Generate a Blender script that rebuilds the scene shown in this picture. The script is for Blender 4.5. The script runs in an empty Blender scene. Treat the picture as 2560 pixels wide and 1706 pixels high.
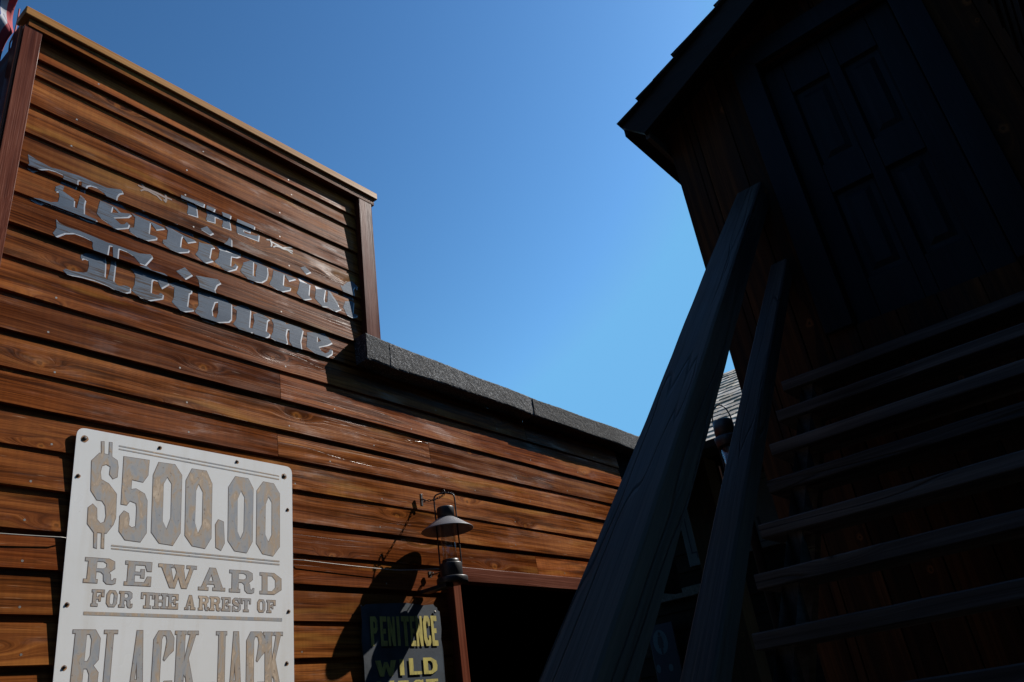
import bpy, bmesh, math, random, json
from mathutils import Vector, Matrix, Quaternion
from mathutils.geometry import delaunay_2d_cdt

sc = bpy.context.scene
C = sc.collection
random.seed(7)

# ------------------------------------------------------------------ camera
cam_d = bpy.data.cameras.new("camera")
cam = bpy.data.objects.new("camera", cam_d)
C.objects.link(cam)
cam_d.sensor_fit = 'HORIZONTAL'
cam_d.sensor_width = 36.0
cam_d.lens = 27.83
cam_d.clip_start = 0.05
cam_d.clip_end = 2000
r_ = Vector((0.63059857, -0.76393754, -0.13691194))
d_ = Vector((0.27163733, 0.38249774, -0.88312436))
f_ = Vector((0.72702036, 0.51970657, 0.44871648))
cam.matrix_world = Matrix(((r_.x, -d_.x, -f_.x, 0), (r_.y, -d_.y, -f_.y, 0), (r_.z, -d_.z, -f_.z, 1.6), (0, 0, 0, 1)))
sc.camera = cam

# ------------------------------------------------------------------ sky, sun, exposure
SUN = Vector((0.655, -0.31, 0.69)).normalized()          # towards the sun
world = bpy.data.worlds.new("World")
sc.world = world
world.use_nodes = True
wn = world.node_tree.nodes
wl = world.node_tree.links
sky = wn.new('ShaderNodeTexSky')
sky.sky_type = 'NISHITA'
sky.sun_disc = False
sky.sun_elevation = math.asin(SUN.z)
sky.sun_rotation = math.atan2(SUN.x, SUN.y)
sky.altitude = 0
sky.air_density = 1.5
sky.dust_density = 0.5
sky.ozone_density = 1.0
# deep, contrasty blue: normalise, gamma, scale back
v0 = wn.new('ShaderNodeVectorMath'); v0.operation = 'SCALE'; v0.inputs['Scale'].default_value = 1 / 5.43
gm = wn.new('ShaderNodeGamma'); gm.inputs[1].default_value = 1.85
v1 = wn.new('ShaderNodeVectorMath'); v1.operation = 'MULTIPLY'; v1.inputs[1].default_value = (4.15, 5.50, 5.42)
vm = wn.new('ShaderNodeVectorMath'); vm.operation = 'MINIMUM'; vm.inputs[1].default_value = (0.50, 0.75, 1.03)
wl.new(sky.outputs[0], v0.inputs[0]); wl.new(v0.outputs[0], vm.inputs[0]); wl.new(vm.outputs[0], gm.inputs[0]); wl.new(gm.outputs[0], v1.inputs[0])
wl.new(v1.outputs[0], wn['Background'].inputs[0])
wn['Background'].inputs[1].default_value = 0.12
sun_d = bpy.data.lights.new("sun", 'SUN')
sun_d.energy = 5.0
sun_d.angle = math.radians(0.5)
sun_d.color = (1.0, 0.95, 0.88)
sun = bpy.data.objects.new("sun", sun_d)
sun.rotation_euler = (-SUN).to_track_quat('-Z', 'Y').to_euler()
sun.location = SUN * 40
C.objects.link(sun)
sc.view_settings.view_transform = 'Standard'
sc.view_settings.look = 'None'
sc.view_settings.exposure = 0.3
sc.view_settings.gamma = 1.0
sc.render.engine = 'CYCLES'

DATA = json.loads(r'''{"pos":[[[0.953,4.146],[0.968,4.142],[1.008,4.131],[1.053,4.126],[1.102,4.135],[1.172,4.143],[1.249,4.14],[1.293,4.138],[1.348,4.158],[1.36,4.162],[1.368,4.147],[1.351,4.133],[1.342,4.112],[1.34,4.083],[1.323,4.085],[1.295,4.09],[1.28,4.105],[1.25,4.118],[1.221,4.115],[1.206,4.104],[1.202,4.088],[1.209,4.025],[1.206,3.998],[1.209,3.949],[1.266,3.943],[1.263,3.93],[1.225,3.925],[1.181,3.932],[1.117,3.931],[1.075,3.934],[1.039,3.931],[1.034,3.92],[1.01,3.92],[0.988,3.926],[0.993,3.93],[1.03,3.942],[1.069,3.944],[1.099,3.96],[1.102,3.993],[1.097,4.02],[1.082,4.012],[1.082,4.039],[1.101,4.059],[1.104,4.089],[1.106,4.102],[1.102,4.112],[1.067,4.115],[1.036,4.11],[1.013,4.096],[0.999,4.089],[0.982,4.074],[0.957,4.083],[0.964,4.099]],[[1.275,4.06],[1.301,4.077],[1.321,4.071],[1.349,4.089],[1.374,4.087],[1.387,4.076],[1.419,4.049],[1.406,4.029],[1.339,3.993],[1.375,3.969],[1.392,3.977],[1.402,3.995],[1.413,3.988],[1.408,3.966],[1.349,3.932],[1.314,3.951],[1.28,3.963],[1.265,3.978],[1.27,4.025]],[[1.421,4.057],[1.453,4.082],[1.47,4.09],[1.498,4.085],[1.512,4.073],[1.548,4.086],[1.563,4.084],[1.585,4.045],[1.543,4.018],[1.513,4.05],[1.509,3.978],[1.519,3.975],[1.548,3.978],[1.546,3.963],[1.499,3.934],[1.465,3.932],[1.416,3.95],[1.418,3.97],[1.438,3.98],[1.441,4.041]],[[1.589,4.061],[1.627,4.088],[1.645,4.09],[1.672,4.077],[1.69,4.078],[1.714,4.086],[1.732,4.087],[1.751,4.043],[1.706,4.015],[1.681,4.044],[1.674,4.027],[1.669,3.971],[1.683,3.967],[1.717,3.976],[1.711,3.96],[1.661,3.935],[1.625,3.934],[1.58,3.955],[1.581,3.973],[1.6,3.985],[1.605,4.042]],[[1.768,4.122],[1.805,4.155],[1.839,4.127],[1.821,4.109]],[[1.767,4.071],[1.789,4.086],[1.827,4.081],[1.839,4.06],[1.857,4.071],[1.854,4.049],[1.838,4.039],[1.828,3.972],[1.848,3.964],[1.801,3.931],[1.751,3.962],[1.766,3.992],[1.771,4.043]],[[1.933,4.142],[1.945,4.135],[1.945,4.087],[1.981,4.088],[2.007,4.083],[2.007,4.062],[1.984,4.044],[1.952,4.037],[1.946,3.975],[1.955,3.969],[1.971,3.986],[1.975,4.0],[1.988,3.993],[1.977,3.966],[1.929,3.933],[1.919,3.932],[1.887,3.95],[1.856,3.964],[1.879,3.995],[1.887,4.047],[1.867,4.069],[1.899,4.084],[1.919,4.109]],[[2.027,4.076],[2.059,4.076],[2.085,4.081],[2.12,4.086],[2.171,4.058],[2.173,4.015],[2.162,3.974],[2.133,3.945],[2.087,3.933],[2.077,3.924],[2.042,3.939],[2.004,3.965],[2.024,4.016]],[[2.196,4.078],[2.232,4.086],[2.276,4.082],[2.306,4.089],[2.328,4.083],[2.356,4.054],[2.307,4.023],[2.279,4.059],[2.268,3.978],[2.285,3.974],[2.318,3.983],[2.312,3.963],[2.261,3.935],[2.251,3.931],[2.217,3.939],[2.181,3.953],[2.201,3.998],[2.212,4.053]],[[2.384,4.136],[2.416,4.158],[2.453,4.134],[2.418,4.107]],[[2.369,4.069],[2.404,4.089],[2.443,4.084],[2.472,4.073],[2.451,4.051],[2.439,3.976],[2.456,3.96],[2.399,3.932],[2.358,3.959],[2.372,3.994],[2.385,4.047]],[[2.483,4.064],[2.54,4.07],[2.634,4.08],[2.655,4.085],[2.649,3.976],[2.667,3.964],[2.62,3.932],[2.567,3.946],[2.528,3.935],[2.483,3.97],[2.494,4.035]],[[2.667,4.129],[2.685,4.125],[2.726,4.172],[2.761,4.19],[2.8,4.17],[2.792,4.143],[2.78,4.158],[2.766,4.133],[2.772,4.049],[2.755,3.966],[2.788,3.966],[2.781,3.952],[2.748,3.936],[2.707,3.941],[2.686,3.986],[2.703,4.023],[2.706,4.073],[2.683,4.092]],[[1.656,4.282],[1.784,4.292],[1.78,4.267],[1.744,4.265],[1.702,4.261],[1.657,4.262]],[[1.693,4.259],[1.736,4.262],[1.743,4.254],[1.75,4.191],[1.694,4.184],[1.7,4.229]],[[1.799,4.289],[1.845,4.289],[1.838,4.265],[1.796,4.262]],[[1.802,4.265],[1.833,4.265],[1.848,4.246],[1.848,4.2],[1.798,4.193],[1.806,4.233]],[[1.84,4.263],[1.897,4.262],[1.901,4.244],[1.839,4.237]],[[1.886,4.286],[1.939,4.291],[1.933,4.262],[1.934,4.256],[1.941,4.198],[1.889,4.194],[1.898,4.228],[1.892,4.267]],[[1.979,4.285],[2.085,4.288],[2.082,4.264],[1.975,4.261]],[[1.976,4.262],[2.013,4.27],[2.018,4.221],[2.032,4.214],[2.103,4.23],[2.117,4.252],[2.11,4.201],[1.979,4.195]],[[2.017,4.259],[2.063,4.256],[2.057,4.233],[2.013,4.233]],[[1.1,3.869],[1.11,3.856],[1.141,3.85],[1.195,3.851],[1.255,3.848],[1.324,3.843],[1.37,3.846],[1.43,3.846],[1.473,3.847],[1.526,3.865],[1.533,3.852],[1.501,3.794],[1.474,3.794],[1.443,3.823],[1.413,3.833],[1.379,3.834],[1.373,3.829],[1.372,3.737],[1.369,3.659],[1.394,3.644],[1.431,3.659],[1.446,3.654],[1.446,3.632],[1.426,3.619],[1.387,3.616],[1.345,3.627],[1.289,3.632],[1.231,3.628],[1.173,3.618],[1.157,3.631],[1.166,3.642],[1.196,3.642],[1.241,3.652],[1.256,3.663],[1.261,3.695],[1.257,3.726],[1.237,3.728],[1.224,3.719],[1.223,3.739],[1.245,3.762],[1.269,3.767],[1.26,3.793],[1.261,3.814],[1.248,3.824],[1.216,3.829],[1.177,3.829],[1.14,3.811],[1.106,3.776],[1.094,3.789],[1.107,3.823]],[[1.445,3.761],[1.475,3.775],[1.51,3.79],[1.536,3.777],[1.581,3.783],[1.597,3.784],[1.613,3.775],[1.627,3.745],[1.591,3.707],[1.573,3.742],[1.55,3.741],[1.544,3.73],[1.542,3.662],[1.565,3.66],[1.58,3.666],[1.589,3.68],[1.601,3.676],[1.598,3.652],[1.527,3.615],[1.491,3.621],[1.454,3.642],[1.466,3.678],[1.467,3.731]],[[1.655,3.822],[1.698,3.862],[1.736,3.834],[1.7,3.796]],[[1.627,3.748],[1.674,3.777],[1.698,3.774],[1.743,3.759],[1.742,3.739],[1.73,3.729],[1.722,3.651],[1.739,3.646],[1.753,3.649],[1.751,3.64],[1.694,3.613],[1.646,3.649],[1.655,3.679],[1.657,3.739]],[[1.756,3.836],[1.781,3.843],[1.877,3.863],[1.891,3.846],[1.87,3.826],[1.857,3.792],[1.866,3.767],[1.896,3.773],[1.928,3.776],[1.96,3.75],[1.957,3.66],[1.943,3.641],[1.862,3.611],[1.811,3.612],[1.76,3.638],[1.782,3.679],[1.777,3.783],[1.77,3.819]],[[1.966,3.738],[1.988,3.746],[2.026,3.772],[2.056,3.773],[2.07,3.75],[2.059,3.645],[2.078,3.644],[2.093,3.695],[2.086,3.735],[2.126,3.757],[2.153,3.748],[2.183,3.738],[2.169,3.722],[2.159,3.656],[2.182,3.648],[2.175,3.63],[2.147,3.612],[2.104,3.613],[2.077,3.626],[2.068,3.616],[2.003,3.615],[1.969,3.637],[1.987,3.669],[1.992,3.727]],[[2.196,3.742],[2.24,3.757],[2.277,3.757],[2.288,3.742],[2.311,3.75],[2.375,3.758],[2.397,3.739],[2.389,3.711],[2.376,3.664],[2.38,3.617],[2.402,3.616],[2.359,3.608],[2.322,3.617],[2.304,3.64],[2.31,3.716],[2.292,3.714],[2.282,3.671],[2.289,3.625],[2.281,3.616],[2.225,3.616],[2.185,3.628],[2.203,3.665],[2.21,3.715]],[[2.425,3.737],[2.472,3.75],[2.517,3.761],[2.552,3.77],[2.594,3.723],[2.564,3.7],[2.497,3.667],[2.512,3.647],[2.539,3.637],[2.564,3.653],[2.576,3.673],[2.591,3.677],[2.587,3.649],[2.555,3.622],[2.523,3.61],[2.476,3.617],[2.415,3.644],[2.423,3.69]]],"neg":[[[1.173,4.121],[1.184,4.117],[1.186,4.038],[1.178,3.964],[1.164,3.966],[1.163,3.994],[1.166,4.081],[1.164,4.112]],[[1.331,4.054],[1.363,4.029],[1.326,4.014]],[[2.086,4.061],[2.111,4.05],[2.097,3.99],[2.099,3.966],[2.079,3.965]],[[2.562,4.061],[2.582,4.061],[2.571,3.978],[2.55,3.966],[2.545,3.987]],[[1.331,3.831],[1.348,3.835],[1.355,3.759],[1.349,3.692],[1.342,3.656],[1.33,3.668],[1.33,3.714],[1.327,3.776]],[[1.867,3.73],[1.888,3.74],[1.886,3.673],[1.875,3.636],[1.855,3.645],[1.851,3.677]],[[2.493,3.735],[2.519,3.71],[2.488,3.692]]],"ornw":[[[2.164,4.234],[2.186,4.243],[2.192,4.234],[2.206,4.23]],[[2.194,4.254],[2.194,4.235],[2.198,4.215],[2.192,4.198]],[[2.194,4.235],[2.216,4.23],[2.244,4.228],[2.272,4.223],[2.314,4.246],[2.339,4.257]],[[2.207,4.201],[2.222,4.215],[2.244,4.221],[2.272,4.219],[2.301,4.223],[2.322,4.215],[2.336,4.213]],[[2.301,4.228],[2.338,4.229]]],"ornb":[[[1.438,4.232],[1.455,4.229],[1.473,4.231],[1.496,4.235],[1.524,4.233],[1.552,4.23],[1.569,4.227],[1.588,4.229],[1.612,4.23]],[[1.452,4.204],[1.468,4.22],[1.49,4.225],[1.517,4.22],[1.535,4.218],[1.55,4.206],[1.561,4.199]],[[1.454,4.25],[1.464,4.247],[1.473,4.233]],[[1.581,4.252],[1.58,4.229],[1.582,4.214],[1.578,4.196]],[[1.568,4.207],[1.581,4.208]]],"bp":[[[1.371,2.839],[1.408,2.839],[1.443,2.82],[1.449,2.795],[1.449,2.753],[1.433,2.743],[1.418,2.759],[1.419,2.791],[1.401,2.798],[1.385,2.789],[1.381,2.763],[1.387,2.733],[1.418,2.72],[1.452,2.683],[1.457,2.588],[1.45,2.561],[1.427,2.525],[1.379,2.524],[1.353,2.554],[1.35,2.616],[1.365,2.631],[1.381,2.617],[1.386,2.574],[1.401,2.559],[1.416,2.567],[1.42,2.591],[1.413,2.631],[1.399,2.649],[1.379,2.65],[1.353,2.684],[1.344,2.803]],[[1.374,2.888],[1.384,2.89],[1.389,2.837],[1.379,2.836]],[[1.406,2.891],[1.416,2.892],[1.42,2.833],[1.409,2.835]],[[1.38,2.526],[1.391,2.525],[1.395,2.465],[1.385,2.467]],[[1.409,2.527],[1.418,2.527],[1.422,2.466],[1.413,2.467]],[[1.469,2.842],[1.575,2.844],[1.574,2.779],[1.555,2.747],[1.508,2.751],[1.508,2.709],[1.529,2.715],[1.565,2.699],[1.578,2.672],[1.584,2.541],[1.562,2.503],[1.501,2.506],[1.475,2.537],[1.473,2.597],[1.488,2.619],[1.506,2.611],[1.511,2.591],[1.51,2.564],[1.524,2.555],[1.54,2.563],[1.538,2.639],[1.533,2.656],[1.508,2.663],[1.496,2.644],[1.474,2.645],[1.472,2.728]],[[1.617,2.842],[1.689,2.844],[1.722,2.802],[1.728,2.554],[1.698,2.501],[1.64,2.505],[1.605,2.546],[1.597,2.783]],[[1.768,2.838],[1.836,2.839],[1.865,2.785],[1.869,2.546],[1.842,2.5],[1.784,2.506],[1.75,2.546],[1.743,2.783]],[[1.901,2.629],[1.926,2.622],[1.933,2.53],[1.917,2.498],[1.893,2.508],[1.888,2.607]],[[1.98,2.836],[2.046,2.836],[2.073,2.792],[2.071,2.549],[2.042,2.497],[1.983,2.501],[1.95,2.542],[1.947,2.782]],[[2.127,2.833],[2.183,2.832],[2.216,2.787],[2.214,2.538],[2.178,2.493],[2.124,2.499],[2.092,2.543],[2.093,2.786]]],"bn":[[[1.658,2.785],[1.679,2.758],[1.684,2.614],[1.668,2.563],[1.648,2.596],[1.643,2.753]],[[1.802,2.776],[1.824,2.741],[1.826,2.6],[1.808,2.558],[1.791,2.604],[1.79,2.744]],[[2.01,2.775],[2.029,2.746],[2.028,2.591],[2.011,2.555],[1.994,2.587],[1.992,2.733]],[[2.155,2.766],[2.174,2.74],[2.173,2.589],[2.155,2.553],[2.137,2.586],[2.139,2.728]]],"rules":[[[1.445,2.887],[2.215,2.877],[2.215,2.872],[1.445,2.881]],[[1.446,2.873],[2.214,2.861],[2.214,2.855],[1.446,2.868]],[[1.45,2.483],[2.214,2.475],[2.214,2.468],[1.45,2.477]],[[1.451,2.471],[2.214,2.461],[2.214,2.454],[1.452,2.466]],[[1.372,2.234],[2.226,2.225],[2.226,2.211],[1.373,2.222]]],"reward":[["R",1.36,1.478,2.3369,2.4275],["E",1.512,1.616,2.3344,2.4252],["W",1.645,1.808,2.3323,2.4231],["A",1.82,1.941,2.3295,2.4203],["R",1.962,2.082,2.3272,2.4181],["D",2.112,2.222,2.3248,2.4158]],"arrest":[["F",1.396,1.44,2.2537,2.312],["O",1.451,1.489,2.2532,2.311],["R",1.498,1.549,2.2528,2.3102],["T",1.583,1.634,2.2521,2.3087],["H",1.632,1.689,2.2516,2.3078],["E",1.691,1.734,2.2511,2.3067],["A",1.764,1.809,2.2505,2.3055],["R",1.823,1.869,2.25,2.3044],["R",1.874,1.922,2.2495,2.3035],["E",1.928,1.968,2.249,2.3026],["S",1.978,2.017,2.2486,2.3017],["T",2.021,2.066,2.2482,2.3009],["O",2.1,2.138,2.2475,2.2995],["F",2.147,2.191,2.2471,2.2987]],"jack":[["B",1.352,1.444,1.9278,2.1698],["L",1.454,1.505,1.9211,2.1693],["A",1.557,1.614,1.9142,2.1687],["C",1.644,1.725,1.9084,2.1682],["K",1.73,1.828,1.9027,2.1677],["J",1.91,1.955,1.8907,2.1667],["A",1.967,2.027,1.8869,2.1664],["C",2.049,2.139,1.8814,2.1659],["K",2.131,2.228,1.8759,2.1654]],"poster":[[1.276,2.932],[2.288,2.93],[2.286,1.96],[1.294,1.999]],"screws":[[1.309,2.89],[1.618,2.909],[1.987,2.909],[2.243,2.879],[2.261,2.718],[2.261,2.255],[2.249,2.039],[1.3,2.736],[1.312,2.258],[1.326,2.046]],"sign":[[2.675,2.293],[2.692,2.283],[2.705,2.296],[2.819,2.304],[2.979,2.312],[3.016,2.308],[3.053,2.307],[3.099,2.303],[3.177,2.31],[3.19,2.297],[3.203,2.294],[3.205,2.28],[3.22,2.274],[3.221,2.234],[3.221,2.182],[3.211,2.136],[3.217,2.085],[3.207,1.924],[2.677,1.944],[2.675,2.039],[2.669,2.126],[2.679,2.214]],"pen":[["P",2.721,2.773,2.102,2.239],["E",2.784,2.829,2.101,2.24],["N",2.835,2.885,2.101,2.24],["I",2.894,2.918,2.101,2.242],["T",2.929,2.983,2.1,2.244],["E",2.987,3.023,2.1,2.245],["N",3.028,3.076,2.099,2.247],["C",3.082,3.133,2.1,2.249],["E",3.139,3.184,2.1,2.25]],"wild":[["W",2.741,2.877,1.964,2.036],["I",2.895,2.931,1.966,2.04],["L",2.958,3.047,1.966,2.043],["D",3.059,3.162,1.966,2.044]],"west":[["W",2.742,2.856,1.876,1.944],["E",2.877,2.95,1.873,1.942],["S",2.98,3.056,1.871,1.942],["T",3.07,3.157,1.869,1.942]],"wscrew":[[3.177,2.273]]}''')

# ------------------------------------------------------------------ materials
class NT:
    def __init__(s, name):
        s.m = bpy.data.materials.new(name)
        s.m.use_nodes = True
        s.t = s.m.node_tree
        s.b = s.t.nodes['Principled BSDF']
        s.out = s.t.nodes['Material Output']
    def n(s, typ, ins=None, **kw):
        nd = s.t.nodes.new('ShaderNode' + typ)
        for k, v in kw.items():
            setattr(nd, k, v)
        for k, v in (ins or {}).items():
            s.set(nd.inputs[k], v)
        return nd
    def set(s, sock, v):
        if isinstance(v, bpy.types.NodeSocket):
            s.t.links.new(v, sock)
        else:
            sock.default_value = v
    def math(s, op, a, b=0.0, c=0.0):
        nd = s.n('Math', operation=op)
        s.set(nd.inputs[0], a)
        s.set(nd.inputs[1], b)
        s.set(nd.inputs[2], c)
        return nd.outputs[0]
    def mr(s, v, a, b, c, d, smooth=False):
        nd = s.n('MapRange', {0: v, 1: a, 2: b, 3: c, 4: d})
        if smooth:
            nd.interpolation_type = 'SMOOTHSTEP'
        return nd.outputs[0]
    def mix(s, f, a, b, blend='MIX'):
        nd = s.n('Mix', data_type='RGBA', blend_type=blend)
        s.set(nd.inputs[0], f)
        s.set(nd.inputs[6], a)
        s.set(nd.inputs[7], b)
        return nd.outputs[2]
    def xyz(s):
        tc = s.n('TexCoord')
        sp = s.n('SeparateXYZ', {0: tc.outputs['Object']})
        return sp.outputs
    def vec(s, x, y, z):
        return s.n('CombineXYZ', {0: x, 1: y, 2: z}).outputs[0]
    def noise(s, v, scale, detail=3.0, rough=0.55, dist=0.0):
        return s.n('TexNoise', {'Vector': v, 'Scale': scale, 'Detail': detail, 'Roughness': rough, 'Distortion': dist}).outputs[0]
    def ramp(s, f, stops):
        nd = s.n('ValToRGB', {0: f})
        e = nd.color_ramp.elements
        while len(e) < len(stops):
            e.new(0.5)
        for el, (p, c) in zip(e, stops):
            el.position = p
            el.color = (*c, 1)
        return nd.outputs[0]
    def bump(s, h, strength, dist=0.01):
        nd = s.n('Bump', {'Height': h, 'Strength': strength, 'Distance': dist})
        s.t.links.new(nd.outputs[0], s.b.inputs['Normal'])

def col4(c):
    return (c[0], c[1], c[2], 1.0)

def wood(name, axis, dark, mid, light, rough=0.5, spec=0.5, tint=0.5, bump=0.35, knots=0.5, knotcol=(0.02, 0.008, 0.004), ring=None, crack=0.0, rvar=0.5, hue=0.0, hue_col=(0.10, 0.02, 0.012), rich=0.0):
    t = NT(name)
    x, y, z = t.xyz()
    g, a, b = {'X': (x, z, y), 'Y': (y, z, x), 'Z': (z, y, x)}[axis]
    rnd = t.n('Attribute', attribute_name='rnd').outputs['Fac']
    g = t.math('ADD', g, t.math('MULTIPLY', rnd, 37.3))
    a = t.math('ADD', a, t.math('MULTIPLY', rnd, 11.7))
    vc = t.vec(t.math('MULTIPLY', g, 1.7), t.math('MULTIPLY', a, 6.5), 0.0)
    vo = t.n('TexVoronoi', {'Vector': vc, 'Scale': 1.0, 'Randomness': 1.0}, voronoi_dimensions='2D')
    dv = t.n('VectorMath', {0: vc, 1: vo.outputs['Position']}, operation='SUBTRACT').outputs[0]
    ds = t.n('SeparateXYZ', {0: dv}).outputs
    dg = t.math('DIVIDE', ds[0], 1.7)
    da = t.math('DIVIDE', ds[1], 6.5)
    pres = t.math('LESS_THAN', t.n('SeparateColor', {0: vo.outputs['Color']}).outputs[0], knots)
    size = t.mr(t.n('SeparateColor', {0: vo.outputs['Color']}).outputs[1], 0, 1, 0.45, 1.4)
    jit = t.mr(t.noise(t.vec(g, a, b), 45, 2), 0.3, 0.7, -0.004, 0.004)
    rr = t.math('SQRT', t.math('ADD', t.math('POWER', t.math('MULTIPLY', dg, 0.8), 2.0), t.math('POWER', da, 2.0)))
    rr = t.math('DIVIDE', t.math('ADD', rr, jit), size)
    rw = t.math('SQRT', t.math('ADD', t.math('POWER', t.math('MULTIPLY', dg, 0.28), 2.0), t.math('POWER', da, 2.0)))
    warp = t.math('MULTIPLY', t.mr(rw, 0.0, 0.05, 0.055, 0.0, True), pres)
    aw = t.math('ADD', a, warp)
    wob = t.math('MULTIPLY', t.noise(t.vec(t.math('MULTIPLY', g, 1.1), t.math('MULTIPLY', a, 5.0), b), 1.0, 2), 0.05)
    aw = t.math('ADD', aw, wob)
    n1 = t.noise(t.vec(t.math('MULTIPLY', g, 0.45), t.math('MULTIPLY', aw, 24.0), t.math('MULTIPLY', b, 24.0)), 1.0, 4, 0.6)
    n2 = t.noise(t.vec(t.math('MULTIPLY', g, 3.0), t.math('MULTIPLY', aw, 170.0), t.math('MULTIPLY', b, 170.0)), 1.0, 2, 0.6)
    n3 = t.noise(t.vec(t.math('MULTIPLY', g, 1.3), t.math('MULTIPLY', a, 5.0), b), 1.0, 4, 0.6)
    n4 = t.noise(t.vec(t.math('MULTIPLY', g, 0.8), t.math('MULTIPLY', aw, 60.0), t.math('MULTIPLY', b, 60.0)), 1.0, 2, 0.5)
    if rich:
        f = t.math('ADD', t.math('ADD', t.math('MULTIPLY', n1, 0.40), t.math('MULTIPLY', n2, 0.26)), t.math('ADD', t.math('MULTIPLY', n3, 0.24), t.math('MULTIPLY', n4, 0.28)))
        f = t.math('MULTIPLY_ADD', f, 1.5, -0.32)
    else:
      f = t.math('ADD', t.math('ADD', t.math('MULTIPLY', n1, 0.42), t.math('MULTIPLY', n2, 0.16)), t.math('ADD', t.math('MULTIPLY', n3, 0.34), t.math('MULTIPLY', n4, 0.22)))
    c = t.ramp(f, [(0.42, dark), (0.57, mid), (0.74, light)])
    if hue:
        hf = t.math('MULTIPLY', t.mr(t.noise(t.vec(t.math('MULTIPLY', g, 0.5), t.math('MULTIPLY', a, 2.2), 3.3), 1.0, 3), 0.42, 0.62, 0.0, 1.0, True), hue)
        c = t.mix(hf, c, t.mix(0.75, c, col4(hue_col)))
    if rich:
        # weather stains, saw chatter across the grain, pale scuffs
        st = t.noise(t.vec(t.math('MULTIPLY', g, 1.6), t.math('MULTIPLY', a, 13.0), 7.7), 1.0, 4, 0.65)
        c = t.mix(t.math('MULTIPLY', t.mr(st, 0.54, 0.68, 0.0, 1.0, True), 0.62), c, col4((0.035, 0.012, 0.004)))
        gl = t.noise(t.vec(t.math('MULTIPLY', g, 1.1), t.math('MULTIPLY', aw, 9.0), 2.1), 1.0, 3, 0.6)
        c = t.mix(t.math('MULTIPLY', t.mr(gl, 0.56, 0.70, 0.0, 1.0, True), 0.55), c, col4((0.36, 0.155, 0.034)))
        hr = t.math('FRACT', t.math('MULTIPLY', rnd, 7.13))
        c = t.mix(0.38, c, t.mix(1.0, c, t.ramp(hr, [(0.0, (1.0, 0.72, 0.62)), (0.5, (0.85, 0.85, 0.85)), (1.0, (1.0, 1.12, 1.0))]), 'MULTIPLY'))
        chz = t.noise(t.vec(t.math('MULTIPLY', g, 55.0), t.math('MULTIPLY', a, 3.0), 0.0), 1.0, 2, 0.5)
        c = t.mix(t.mr(chz, 0.35, 0.65, 0.16, 0.0), c, col4((0.03, 0.011, 0.004)))
        sc_ = t.noise(t.vec(t.math('MULTIPLY', g, 7.0), t.math('MULTIPLY', a, 120.0), 5.0), 1.0, 2, 0.5)
        c = t.mix(t.math('MULTIPLY', t.mr(sc_, 0.70, 0.76, 0.0, 1.0), 0.35), c, col4((0.50, 0.34, 0.22)))
    tv = t.math('MULTIPLY_ADD', rnd, tint, (0.95 if rich else 1.0) - tint * 0.5)
    c = t.mix(1.0, c, t.n('CombineColor', {0: tv, 1: tv, 2: tv}).outputs[0], 'MULTIPLY')
    rg = t.math('MULTIPLY', t.mr(rr, 0.010, 0.022, 1.0, 0.0, True), pres)
    if ring is None:
        ring = (light[0] * 1.5, light[1] * 1.6, light[2] * 1.4)
    c = t.mix(t.math('MULTIPLY', rg, 0.28 if rich else 0.55), c, col4(ring))
    kc = t.math('MULTIPLY', t.mr(rr, 0.0045, 0.0085, 1.0, 0.0, True), pres)
    c = t.mix(t.math('MULTIPLY', kc, 0.5 if rich else 0.75), c, col4(knotcol))
    h = t.math('ADD', t.math('MULTIPLY', n2, 0.5), t.math('MULTIPLY', n4, 0.6))
    if crack:
        cn = t.noise(t.vec(t.math('MULTIPLY', g, 0.9), t.math('MULTIPLY', aw, 16.0), t.math('MULTIPLY', b, 16.0)), 1.0, 1, 0.4)
        ck = t.mr(t.math('ABSOLUTE', t.math('SUBTRACT', cn, 0.60)), 0.0, 0.018 if crack > .2 else 0.010, 1.0, 0.0)
        c = t.mix(t.math('MULTIPLY', ck, crack), c, col4((dark[0] * .2, dark[1] * .2, dark[2] * .2)))
        h = t.math('SUBTRACT', h, t.math('MULTIPLY', ck, 1.5 if crack > .2 else 0.2))
    t.set(t.b.inputs['Base Color'], c)
    ro = t.math('ADD', t.math('MULTIPLY_ADD', t.math('SUBTRACT', n3, 0.5), rvar * 1.4, rough), t.math('MULTIPLY', t.math('SUBTRACT', n1, 0.5), rvar * 0.8))
    ro = t.n('Clamp', {0: ro, 1: 0.16, 2: 1.0}).outputs[0]
    t.set(t.b.inputs['Roughness'], ro)
    t.b.inputs['Specular IOR Level'].default_value = spec
    if rich:
        # remains of varnish: glossier patches
        vp = t.noise(t.vec(t.math('MULTIPLY', g, 2.4), t.math('MULTIPLY', a, 11.0), 9.1), 1.0, 5, 0.7)
        t.set(t.b.inputs['Specular IOR Level'], t.mr(vp, 0.54, 0.70, spec, 0.17, True))
    t.bump(h, bump, 0.004)
    return t.m

def plain(name, c, rough=0.5, metal=0.0, spec=0.5, var=0.25, vscale=9.0, c2=None, bump=0.0, bscale=80.0):
    t = NT(name)
    tc = t.n('TexCoord').outputs['Object']
    n = t.noise(tc, vscale, 4, 0.6)
    if c2 is None:
        c2 = tuple(v * (1 - var) for v in c)
    t.set(t.b.inputs['Base Color'], t.ramp(n, [(0.35, c2), (0.65, c)]))
    t.set(t.b.inputs['Roughness'], t.mr(n, 0.3, 0.7, rough * 1.15, rough * 0.85))
    t.b.inputs['Metallic'].default_value = metal
    t.b.inputs['Specular IOR Level'].default_value = spec
    if bump:
        t.bump(t.noise(tc, bscale, 3), bump, 0.004)
    return t.m

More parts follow.
